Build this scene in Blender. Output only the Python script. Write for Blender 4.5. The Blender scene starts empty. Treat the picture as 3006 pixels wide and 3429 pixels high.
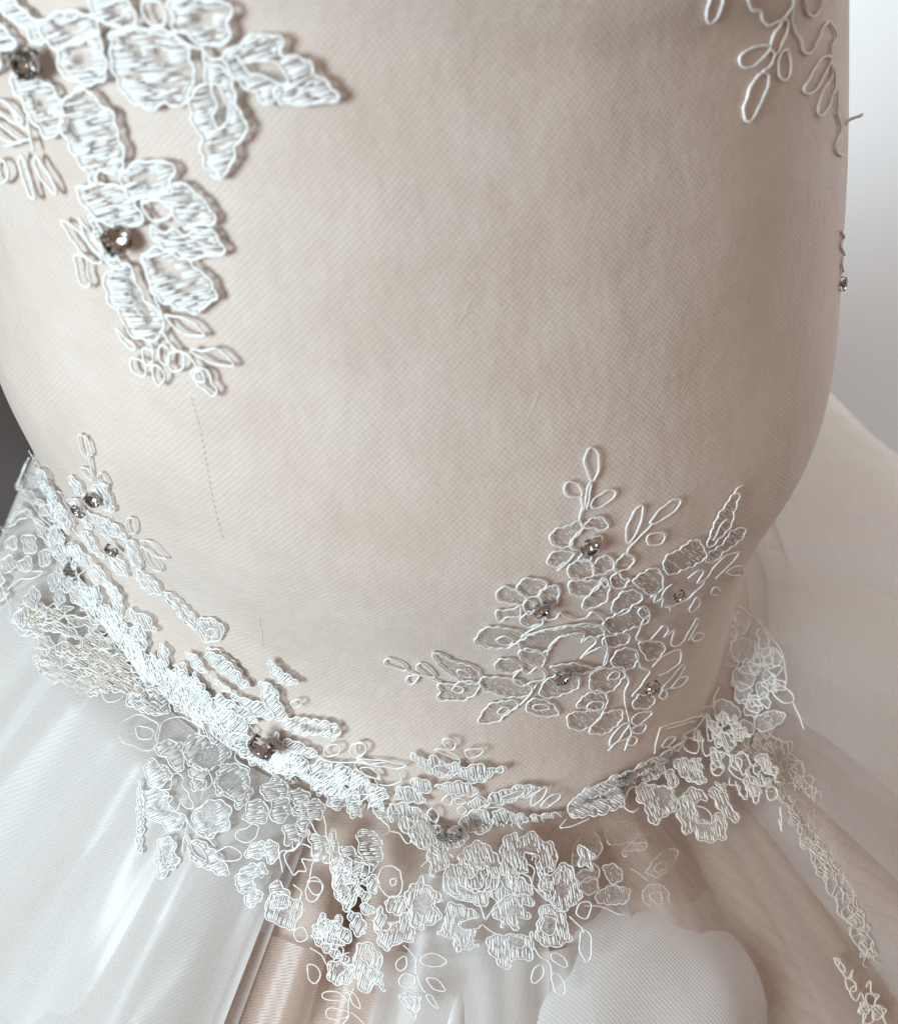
import bpy, bmesh, math, random
import numpy as np
from mathutils import Vector, Matrix, noise
from mathutils.bvhtree import BVHTree
from mathutils.geometry import tessellate_polygon

R = math.radians
rnd = random.Random(7)
scene = bpy.context.scene
col = scene.collection

# ------------------------------------------------------------------ camera
IW, IH, FPX = 3006.0, 3429.0, 5200.0          # photograph size and focal length in its pixels
CAM_POS = Vector((0.02199, -0.42919, 0.40771))
CAM_R = Vector((0.95597, 0.20301, 0.21194)).normalized()
CAM_F = Vector((0.0, 0.72216, -0.69173)).normalized()
CAM_U = CAM_R.cross(CAM_F).normalized()
cam_data = bpy.data.cameras.new('camera')
cam = bpy.data.objects.new('camera', cam_data)
col.objects.link(cam)
m = Matrix((CAM_R, CAM_U, -CAM_F)).transposed().to_4x4()
m.translation = CAM_POS
cam.matrix_world = m
cam_data.sensor_fit = 'HORIZONTAL'
cam_data.sensor_width = 36.0
cam_data.lens = 36.0 * FPX / IW
cam_data.clip_start = 0.01
cam_data.clip_end = 50
cam_data.dof.use_dof = True
cam_data.dof.focus_distance = 0.475
cam_data.dof.aperture_fstop = 17
scene.camera = cam

# ------------------------------------------------------------------ light
world = bpy.data.worlds.new('World')
scene.world = world
world.use_nodes = True
bg = world.node_tree.nodes['Background']
bg.inputs[0].default_value = (1.0, 0.675, 0.50, 1)
bg.inputs[1].default_value = 0.305

def area(name, loc, target, sx, sy, energy, colr):
    ld = bpy.data.lights.new(name, 'AREA')
    ld.shape = 'RECTANGLE'; ld.size = sx; ld.size_y = sy
    ld.energy = energy; ld.color = colr
    o = bpy.data.objects.new(name, ld)
    col.objects.link(o)
    o.location = loc
    o.rotation_euler = (Vector(target) - Vector(loc)).to_track_quat('-Z', 'Y').to_euler()
    return o
area('window_light', (-1.84, -2.70, 0.80), (0, 0, 0.05), 1.1, 1.4, 164, (0.71, 0.90, 1.0))
area('wall_fill_light', (0.95, 0.15, 1.4), (0.80, 0.80, -0.35), 0.7, 0.6, 8.5, (0.92, 0.96, 1.0)).data.spread = R(75)  # added fill lamp, no visible source, aimed to brighten the wall

vs = scene.view_settings
vs.view_transform = 'Standard'
vs.look = 'None'
vs.gamma = 1
vs.exposure = 0
vs.use_curve_mapping = False
scene.cycles.transparent_max_bounces = 24
scene.cycles.max_bounces = 10

# ------------------------------------------------------------------ node helpers
class NT:
    def __init__(s, name):
        s.m = bpy.data.materials.new(name); s.m.use_nodes = True
        s.t = s.m.node_tree; s.n = s.t.nodes; s.p = s.n['Principled BSDF']; s.o = s.n['Material Output']
    def new(s, typ, **kw):
        n = s.n.new(typ)
        for k, v in kw.items(): setattr(n, k, v)
        return n
    def link(s, a, b): s.t.links.new(a, b)
    def setin(s, n, i, v):
        if hasattr(v, 'is_linked') or isinstance(v, bpy.types.NodeSocket): s.link(v, n.inputs[i])
        else: n.inputs[i].default_value = v
    def math(s, op, a, b=None, c=None, clamp=False):
        n = s.new('ShaderNodeMath', operation=op, use_clamp=clamp)
        s.setin(n, 0, a)
        if b is not None: s.setin(n, 1, b)
        if c is not None: s.setin(n, 2, c)
        return n.outputs[0]
    def ramp(s, v, lo, hi, a=0.0, b=1.0):
        n = s.new('ShaderNodeMapRange', clamp=True)
        s.setin(n, 0, v); n.inputs[1].default_value = lo; n.inputs[2].default_value = hi
        n.inputs[3].default_value = a; n.inputs[4].default_value = b
        return n.outputs[0]
    def mix(s, f, a, b):
        n = s.new('ShaderNodeMix', data_type='RGBA')
        s.setin(n, 0, f); s.setin(n, 6, a); s.setin(n, 7, b)
        return n.outputs[2]
    def uv(s): return s.new('ShaderNodeUVMap', uv_map='uv').outputs[0]
    def obj(s): return s.new('ShaderNodeTexCoord').outputs['Object']
    def mapping(s, v, scale=(1, 1, 1), rot=(0, 0, 0)):
        n = s.new('ShaderNodeMapping'); s.link(v, n.inputs[0])
        n.inputs['Scale'].default_value = scale; n.inputs['Rotation'].default_value = rot
        return n.outputs[0]
    def noise(s, v, scale, detail=2.0, rough=0.5, dist=0.0):
        n = s.new('ShaderNodeTexNoise'); s.link(v, n.inputs['Vector'])
        n.inputs['Scale'].default_value = scale; n.inputs['Detail'].default_value = detail
        n.inputs['Roughness'].default_value = rough; n.inputs['Distortion'].default_value = dist
        return n.outputs[0]
    def bump(s, h, strength, dist):
        n = s.new('ShaderNodeBump'); n.inputs['Strength'].default_value = strength
        n.inputs['Distance'].default_value = dist
        s.setin(n, 'Height', h)
        return n.outputs[0]
    def net(s, v, cell, rot=0.6):
        """fine diamond net: 1 on the threads, 0 in the holes"""
        w = s.noise(v, 60, 2)
        mp = s.mapping(v, (1 / cell, 1 / cell, 1), (0, 0, rot))
        sp = s.new('ShaderNodeSeparateXYZ'); s.link(mp, sp.inputs[0])
        ww = s.math('MULTIPLY', w, 3.0)
        x = s.math('ADD', s.math('MULTIPLY', sp.outputs[0], math.pi), ww)
        y = s.math('ADD', s.math('MULTIPLY', sp.outputs[1], math.pi), ww)
        a = s.math('ABSOLUTE', s.math('SINE', x)); b = s.math('ABSOLUTE', s.math('SINE', y))
        return s.ramp(s.math('MINIMUM', a, b), 0.15, 0.75, 1.0, 0.0)

def mat_bodice():
    t = NT('nude_tulle_bodice'); uv = t.uv()
    net = t.net(uv, 0.00125, 0.72)
    patch = t.ramp(t.noise(uv, 22, 3, 0.6), 0.35, 0.7)
    fine = t.noise(uv, 900, 2)
    glint_streak = t.noise(t.mapping(uv, (900, 60, 1), (0, 0, -0.5)), 1.0, 3, 0.6)
    glint_streak = t.ramp(glint_streak, 0.62, 0.80)  # sparse pale streaks put the glints of the tulle into the colour
    patch2 = t.ramp(t.noise(uv, 38, 3, 0.65), 0.40, 0.66)
    f = t.math('MULTIPLY', net, t.ramp(patch2, 0, 1, 0.08, 0.28))
    f = t.math('ADD', f, t.math('MULTIPLY', glint_streak, 0.10), clamp=True)
    base = t.mix(patch, (0.605, 0.488, 0.412, 1), (0.675, 0.567, 0.497, 1))
    base = t.mix(t.math('MULTIPLY', fine, 0.18), base, (0.40, 0.29, 0.22, 1))
    c = t.mix(f, base, (0.84, 0.82, 0.79, 1))
    t.link(c, t.p.inputs['Base Color'])
    t.p.inputs['Roughness'].default_value = 0.42
    t.p.inputs['Specular IOR Level'].default_value = 0.38
    t.p.inputs['Sheen Weight'].default_value = 0.12
    t.p.inputs['Sheen Roughness'].default_value = 0.4
    wr = t.noise(t.mapping(uv, (40, 26, 1), (0, 0, 0.5)), 1.0, 3, 0.55)
    h = t.math('ADD', t.math('MULTIPLY', net, 0.05), t.math('MULTIPLY', wr, 1.3))
    h = t.math('ADD', h, t.math('MULTIPLY', t.noise(t.mapping(uv, (420, 900, 1), (0, 0, 0.9)), 1.0, 3, 0.6), 0.22))
    h = t.math('ADD', h, t.math('MULTIPLY', t.noise(t.mapping(uv, (30, 130, 1), (0, 0, -0.7)), 1.0, 2, 0.5), 0.4))
    t.link(t.bump(h, 0.8, 0.0011), t.p.inputs['Normal'])
    return t.m

def mat_tulle(name, colr, lo, hi, cell, rot=0.4, tl=0.45):
    t = NT(name); uv = t.uv()
    net = t.net(uv, cell, rot)
    big = t.noise(uv, 18, 3)
    al = t.math('MULTIPLY_ADD', net, hi - lo, lo)
    al = t.math('ADD', al, t.math('MULTIPLY', t.math('SUBTRACT', big, 0.5), 0.12), clamp=True)
    d = t.new('ShaderNodeBsdfDiffuse'); d.inputs[0].default_value = (*colr, 1)
    tr = t.new('ShaderNodeBsdfTranslucent'); tr.inputs[0].default_value = (*colr, 1)
    bm_ = t.bump(t.math('ADD', net, t.math('MULTIPLY', t.noise(uv, 60, 3), 1.5)), 0.35, 0.0006)
    t.link(bm_, d.inputs['Normal'])
    ms = t.new('ShaderNodeMixShader'); ms.inputs[0].default_value = tl
    t.link(d.outputs[0], ms.inputs[1]); t.link(tr.outputs[0], ms.inputs[2])
    gl = t.new('ShaderNodeBsdfGlossy'); gl.inputs['Roughness'].default_value = 0.35
    m2 = t.new('ShaderNodeMixShader'); m2.inputs[0].default_value = 0.04
    t.link(ms.outputs[0], m2.inputs[1]); t.link(gl.outputs[0], m2.inputs[2])
    tp = t.new('ShaderNodeBsdfTransparent')
    m3 = t.new('ShaderNodeMixShader'); t.link(al, m3.inputs[0])
    t.link(tp.outputs[0], m3.inputs[1]); t.link(m2.outputs[0], m3.inputs[2])
    t.link(m3.outputs[0], t.o.inputs['Surface'])
    return t.m

def mat_lining():
    t = NT('nude_skirt_lining'); uv = t.uv()
    n = t.noise(uv, 30, 3); net = t.net(uv, 0.0013, 0.3)
    c = t.mix(n, (0.55, 0.40, 0.325, 1), (0.61, 0.47, 0.39, 1))
    c = t.mix(t.math('MULTIPLY', net, 0.22), c, (0.72, 0.66, 0.6, 1))
    t.link(c, t.p.inputs['Base Color'])
    t.p.inputs['Roughness'].default_value = 0.6
    t.p.inputs['Sheen Weight'].default_value = 0.2
    t.link(t.bump(net, 0.4, 0.0005), t.p.inputs['Normal'])
    return t.m

def mat_thread(name, colr, rough, bumpscale):
    t = NT(name); o = t.obj()
    n = t.noise(o, 900, 2)
    t.link(t.mix(n, (colr[0] * .93, colr[1] * .93, colr[2] * .92, 1), (*colr, 1)), t.p.inputs['Base Color'])
    t.p.inputs['Roughness'].default_value = rough
    t.p.inputs['Specular IOR Level'].default_value = 0.6
    t.p.inputs['Sheen Weight'].default_value = 0.25
    t.link(t.bump(t.noise(o, bumpscale, 2), 0.5, 0.0002), t.p.inputs['Normal'])
    return t.m

def mat_ground(name, lo, hi, colr=(0.80, 0.79, 0.77)):
    t = NT(name); o = t.obj()
    n = t.noise(o, 1400, 2, 0.6)
    al = t.ramp(n, 0.40, 0.66, lo, hi)
    t.p.inputs['Base Color'].default_value = (*colr, 1)
    t.p.inputs['Roughness'].default_value = 0.6
    t.link(al, t.p.inputs['Alpha'])
    return t.m

def mat_simple(name, colr, rough, metal=0.0, trans=0.0, ior=1.5, nscale=30, namp=0.06):
    t = NT(name); o = t.obj()
    n = t.noise(o, nscale, 3)
    t.link(t.mix(n, tuple(max(0, c * (1 - namp)) for c in colr) + (1,), tuple(min(1, c * (1 + namp)) for c in colr) + (1,)), t.p.inputs['Base Color'])
    t.p.inputs['Roughness'].default_value = rough
    t.p.inputs['Metallic'].default_value = metal
    t.p.inputs['Transmission Weight'].default_value = trans
    t.p.inputs['IOR'].default_value = ior
    return t.m

M = dict(
    bodice=mat_bodice(), lining=mat_lining(),
    tulle=mat_tulle('white_tulle', (0.88, 0.85, 0.825), 0.54, 0.74, 0.0009, 0.4),
    tulle_dense=mat_tulle('layered_white_tulle', (0.93, 0.905, 0.88), 0.70, 0.90, 0.00095, 0.4),
    tulle_soft=mat_tulle('sheer_white_tulle', (0.88, 0.855, 0.83), 0.28, 0.50, 0.0009, 0.9),
    tulle_ivory=mat_tulle('ivory_tulle', (0.86, 0.81, 0.74), 0.34, 0.66, 0.00105, 0.9),
    tulle_nude=mat_tulle('nude_tulle', (0.70, 0.555, 0.475), 0.25, 0.75, 0.0014, 0.5),
    cord=mat_thread('white_cord_thread', (0.88, 0.865, 0.84), 0.5, 2500),
    satin=mat_thread('white_satin_stitch', (0.87, 0.855, 0.835), 0.30, 1800),
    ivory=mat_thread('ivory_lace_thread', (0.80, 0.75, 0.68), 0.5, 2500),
    trim_and_shade=mat_thread('beige_trim_and_shade_thread', (0.66, 0.575, 0.49), 0.5, 2500),
    ground=mat_ground('lace_net_ground', 0.12, 0.50), ground_thin=mat_ground('sheer_lace_ground', 0.03, 0.22), ground_shaded=mat_ground('shaded_beige_lace_ground', 0.10, 0.45, (0.50, 0.405, 0.335)),  # the beige ground has doubled net and its shade put into the colour
    crystal=mat_simple('clear_crystal', (0.95, 0.95, 0.95), 0.02, 0, 1.0, 1.62, namp=0.0),
    foil=mat_simple('crystal_foil', (0.72, 0.70, 0.67), 0.04, 1.0),
    claw=mat_simple('silver_claw', (0.34, 0.325, 0.31), 0.15, 1.0),
    wall=mat_simple('pale_wall_paint', (0.80, 0.80, 0.80), 0.8, nscale=3, namp=0.03),
    floor=mat_simple('grey_floor', (0.115, 0.11, 0.11), 0.7, nscale=6, namp=0.15),
    seam=mat_simple('seam_thread', (0.50, 0.42, 0.37), 0.7, nscale=500),
)

# ------------------------------------------------------------------ mesh helpers
def mesh_obj(name, verts, faces, mats, parent=None, smooth=True, fmat=None, uvs=None):
    me = bpy.data.meshes.new(name)
    me.from_pydata([tuple(v) for v in verts], [], faces)
    for mm in (mats if isinstance(mats, (list, tuple)) else [mats]): me.materials.append(mm)
    if fmat is not None: me.polygons.foreach_set('material_index', fmat)
    me.polygons.foreach_set('use_smooth', [smooth] * len(me.polygons))
    if uvs is not None:
        lay = me.uv_layers.new(name='uv')
        idx = np.empty(len(me.loops), dtype=np.int32); me.loops.foreach_get('vertex_index', idx)
        lay.data.foreach_set('uv', np.asarray(uvs, dtype=np.float32)[idx].ravel())
    me.update()
    o = bpy.data.objects.new(name, me)
    col.objects.link(o)
    if parent is not None: o.parent = parent
    return o

class Acc:
    """collects geometry with material slots for one mesh"""
    def __init__(s): s.v = []; s.f = []; s.mi = []
    def add(s, vs_, fs, mi=0):
        b = len(s.v); s.v.extend(vs_)
        s.f.extend([tuple(i + b for i in f) for f in fs]); s.mi.extend([mi] * len(fs))
    def tube(s, pts, nrm, r, closed=False, mi=0, k=6, taper=True):
        n = len(pts)
        if n < 2: return
        vs_, fs = [], []
        for i in range(n):
            a = pts[i - 1] if (i > 0 or closed) else pts[i]
            b = pts[(i + 1) % n] if (i < n - 1 or closed) else pts[i]
            t = (b - a)
            if t.length < 1e-9: t = Vector((1, 0, 0))
            t.normalize()
            nn = nrm[i]; side = t.cross(nn)
            if side.length < 1e-6: side = t.orthogonal()
            side.normalize(); up = side.cross(t)
            rr = r * (0.78 + 0.40 * rnd.random())
            if not closed and taper and i in (0, n - 1): rr *= 0.45
            for j in range(k):
                an = 2 * math.pi * j / k
                vs_.append(pts[i] + (side * math.cos(an) + up * math.sin(an)) * rr)
        for i in range(n if closed else n - 1):
            i2 = (i + 1) % n
            for j in range(k):
                j2 = (j + 1) % k
                fs.append((i * k + j, i * k + j2, i2 * k + j2, i2 * k + j))
        if not closed:
            fs.append(tuple(range(k))[::-1]); fs.append(tuple((n - 1) * k + j for j in range(k)))
        s.add(vs_, fs, mi)
        for i in range(0, n - 1):
            if rnd.random() < 0.55:
                d = Vector((rnd.gauss(0, 1), rnd.gauss(0, 1), rnd.gauss(0, 1))).normalized() + (pts[i + 1] - pts[i]).normalized() * 1.3
                d.normalize(); q = pts[i] + nrm[i] * r * 0.3
                s.fibre(q, q + d * r * rnd.uniform(1.6, 3.2) + nrm[i] * r * 0.4, r * 0.12, mi)
    def fibre(s, a, b, r, mi):
        t = (b - a).normalized(); u = t.orthogonal().normalized() * r; w = t.cross(u)
        s.add([a + u, a - u * 0.5 + w * 0.87, a - u * 0.5 - w * 0.87, b], [(0, 1, 3), (1, 2, 3), (2, 0, 3)], mi)
    def stitch(s, a, b, na, nb, r, mi=0, lift=0.0):
        t = b - a; L = t.length
        if L < 1e-5: return
        t.normalize(); n_ = (na + nb).normalized(); sd = t.cross(n_).normalized()
        mid1 = a.lerp(b, 0.2) + n_ * lift; mid2 = a.lerp(b, 0.8) + n_ * lift
        vs_ = [a, mid1 - sd * r, mid1 + n_ * r * 1.1, mid1 + sd * r, mid2 - sd * r, mid2 + n_ * r * 1.1, mid2 + sd * r, b]
        fs = [(0, 2, 1), (0, 3, 2), (1, 2, 5, 4), (2, 3, 6, 5), (4, 5, 7), (5, 6, 7), (1, 4, 6, 3)]
        s.add(vs_, fs, mi)
    def build(s, name, mats, parent=None, smooth=True):
        return mesh_obj(name, s.v, s.f, mats, parent, smooth, s.mi)

def thing(name, label, cat, loc=(0, 0, 0)):
    o = bpy.data.objects.new(name, None); col.objects.link(o)
    o.location = loc; o['label'] = label; o['category'] = cat
    return o

# ------------------------------------------------------------------ shape of the dress
ZK = np.array([0, .05, .10, .16, .24])
BA = np.array([0.12513, 0.134, 0.14086, 0.13761, 0.12751]); BB = np.array([0.14825, 0.13482, 0.12435, 0.11116, 0.09562])
BX = np.array([-0.00026, -0.00527, -0.00419, -0.0154, -0.03482]); BY = np.array([0.00029, -0.00242, -0.01862, -0.01644, -0.01621])
PSI = 0.6208
def herm(v, z):
    z = min(max(z, 0.0), 0.24); mm = np.gradient(v, ZK)
    i = int(np.clip(np.searchsorted(ZK, z) - 1, 0, 3)); h = ZK[i + 1] - ZK[i]; t = (z - ZK[i]) / h
    return (2*t**3-3*t**2+1)*v[i] + (t**3-2*t**2+t)*h*mm[i] + (-2*t**3+3*t**2)*v[i+1] + (t**3-t**2)*h*mm[i+1]
def ring(z, th):
    a, b, x, y = (herm(q, z) for q in (BA, BB, BX, BY))
    ex, ey = a * math.cos(th), b * math.sin(th); c, s = math.cos(PSI), math.sin(PSI)
    return Vector((x + ex * c - ey * s, y + ex * s + ey * c, z))
def waist_normal(th):
    a, b = BA[0], BB[0]; nx, ny = math.cos(th) / a, math.sin(th) / b
    c, s = math.cos(PSI), math.sin(PSI)
    return Vector((nx * c - ny * s, nx * s + ny * c, 0)).normalized()
def ss(a, b, x):
    t = min(1, max(0, (x - a) / (b - a))); return t * t * (3 - 2 * t)

def skirt_pt(th, s, h=0.0, folds=()):
    """a point of the skirt, s metres out from the waist seam, h above the base surface; folds = (count, amplitude, phase)"""
    w = ring(0, th); n = waist_normal(th)
    side = n.x * 0.9 + n.y * 0.45                      # +1 on the right and behind, -1 on the left
    k = ss(0.05, 0.95, side)
    d = (1 - k) * ((0.95 + 0.60 * ss(-0.55, -1.0, side) + 2.6 * ss(3.02, 2.80, th % 6.28319) * ss(1.2, 1.9, th % 6.28319)) * s + 1.4 * s * s) + k * (0.10 * s + 2.1 * s * s)
    p = w + n * s + Vector((0, 0, -d - 0.003))
    slope = Vector((n.x * 0.6, n.y * 0.6, 0.8))
    f = 0.0045 * math.sin(7 * th + 0.4) + 0.0025 * math.sin(13 * th + 1.9 + 4 * s)
    for c_, a_, ph in folds:
        q = 0.5 + 0.5 * math.sin(c_ * th + ph + 6 * s * math.sin(ph * 7 + 2 * th))
        f += a_ * q ** 1.6
    g = min(1.0, s / 0.10)
    if th < 4.0: q = 0.2 + 0.8 * ss(2.80, 3.30, th); g *= q; h *= q
    return p + slope * (h * min(1, s / 0.012) + f * g)
# ------------------------------------------------------------------ setting
def struct(name, verts, faces, mat):
    o = mesh_obj(name, verts, faces, mat, smooth=False); o['kind'] = 'structure'; return o
struct('wall', [(-0.30, 0.80, -1.0), (3.0, 0.80, -1.0), (3.0, 0.80, 2.2), (-0.30, 0.80, 2.2), (-0.30, 0.9, -1.0), (3.0, 0.9, -1.0), (3.0, 0.9, 2.2), (-0.30, 0.9, 2.2)],
       [(0, 1, 2, 3), (5, 4, 7, 6), (4, 0, 3, 7), (3, 2, 6, 7), (1, 5, 6, 2)], M['wall'])
struct('floor', [(-4, -3, -1.0), (4, -3, -1.0), (4, 4, -1.0), (-4, 4, -1.0)], [(0, 1, 2, 3)], M['floor'])

# ------------------------------------------------------------------ the dress
dress = thing('wedding_dress', 'white wedding dress with nude bodice, crystal lace appliques and tulle skirt', 'dress', (0, 0, 0))

NTH, NZ = 220, 90
bv, bf, buv = [], [], []
for i in range(NZ + 1):
    z = -0.006 + 0.366 * i / NZ
    for j in range(NTH + 1):
        th = 2 * math.pi * j / NTH
        p = ring(z, th); p.z = z
        if z > 0.31:
            k = 1 - 0.35 * ((z - 0.31) / 0.05) ** 2; c = Vector((BX[-1], BY[-1], z)); p = c + (p - c) * k
        bv.append(p); buv.append((th * 0.13, z))
for i in range(NZ):
    for j in range(NTH):
        a = i * (NTH + 1) + j; bf.append((a, a + 1, a + NTH + 2, a + NTH + 1))
bv.append(Vector((BX[-1], BY[-1], 0.362))); buv.append((0, 0.37)); top = NZ * (NTH + 1)
for j in range(NTH): bf.append((top + j, top + j + 1, len(bv) - 1))
bodice = mesh_obj('bodice', bv, bf, M['bodice'], dress, uvs=buv)
bvh_b = BVHTree.FromPolygons(bv, bf)

def sheet(name, mat, th0, th1, s0, s1, h, folds, nth=None, ns=46, hfun=None, grid=None):
    nth = nth or max(24, int((th1 - th0) * 70))
    v, f, uv = [], [], []
    for i in range(ns + 1):
        t = i / ns; s = s0 + (s1 - s0) * t ** 1.4
        for j in range(nth + 1):
            th = th0 + (th1 - th0) * j / nth
            hh = h if hfun is None else h + hfun(th, s, j / nth)
            v.append(skirt_pt(th, s, hh, folds)); uv.append((th * (0.135 + s * 0.6), s))
    for i in range(ns):
        for j in range(nth):
            a = i * (nth + 1) + j; f.append((a, a + nth + 1, a + nth + 2, a + 1))
    if name is None: return v, f
    return mesh_obj(name, v, f, mat, dress, uvs=uv)

FULL = (0.0, 2 * math.pi)
cv, cf = sheet(None, None, *FULL, 0.0, 0.40, 0.0125, [], nth=300)
bvh_s = BVHTree.FromPolygons(cv, cf)
bvh_w = BVHTree.FromPolygons(list(bv) + list(cv), list(bf) + [tuple(i + len(bv) for i in q) for q in cf])

def ray_dir(px, py):
    return (CAM_F + CAM_R * ((px - IW / 2) / FPX) + CAM_U * ((IH / 2 - py) / FPX)).normalized()
def on(px, py, mode, off):
    """the place on the dress seen at a point of the photograph, lifted off the cloth by off metres"""
    bvh = {'b': bvh_b, 's': bvh_s, 'w': bvh_w}[mode]
    for k in range(40):
        q = k * 8
        x = px + (1500 - px) / 1500 * q; y = py + ((1700 - py) / 1700 * q if k > 15 else 0)
        loc, n, i, d = bvh.ray_cast(CAM_POS, ray_dir(x, y))
        if loc is not None: break
    else:
        return None
    if n.dot(CAM_F) > 0: n = -n
    return loc + n * off, n
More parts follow.
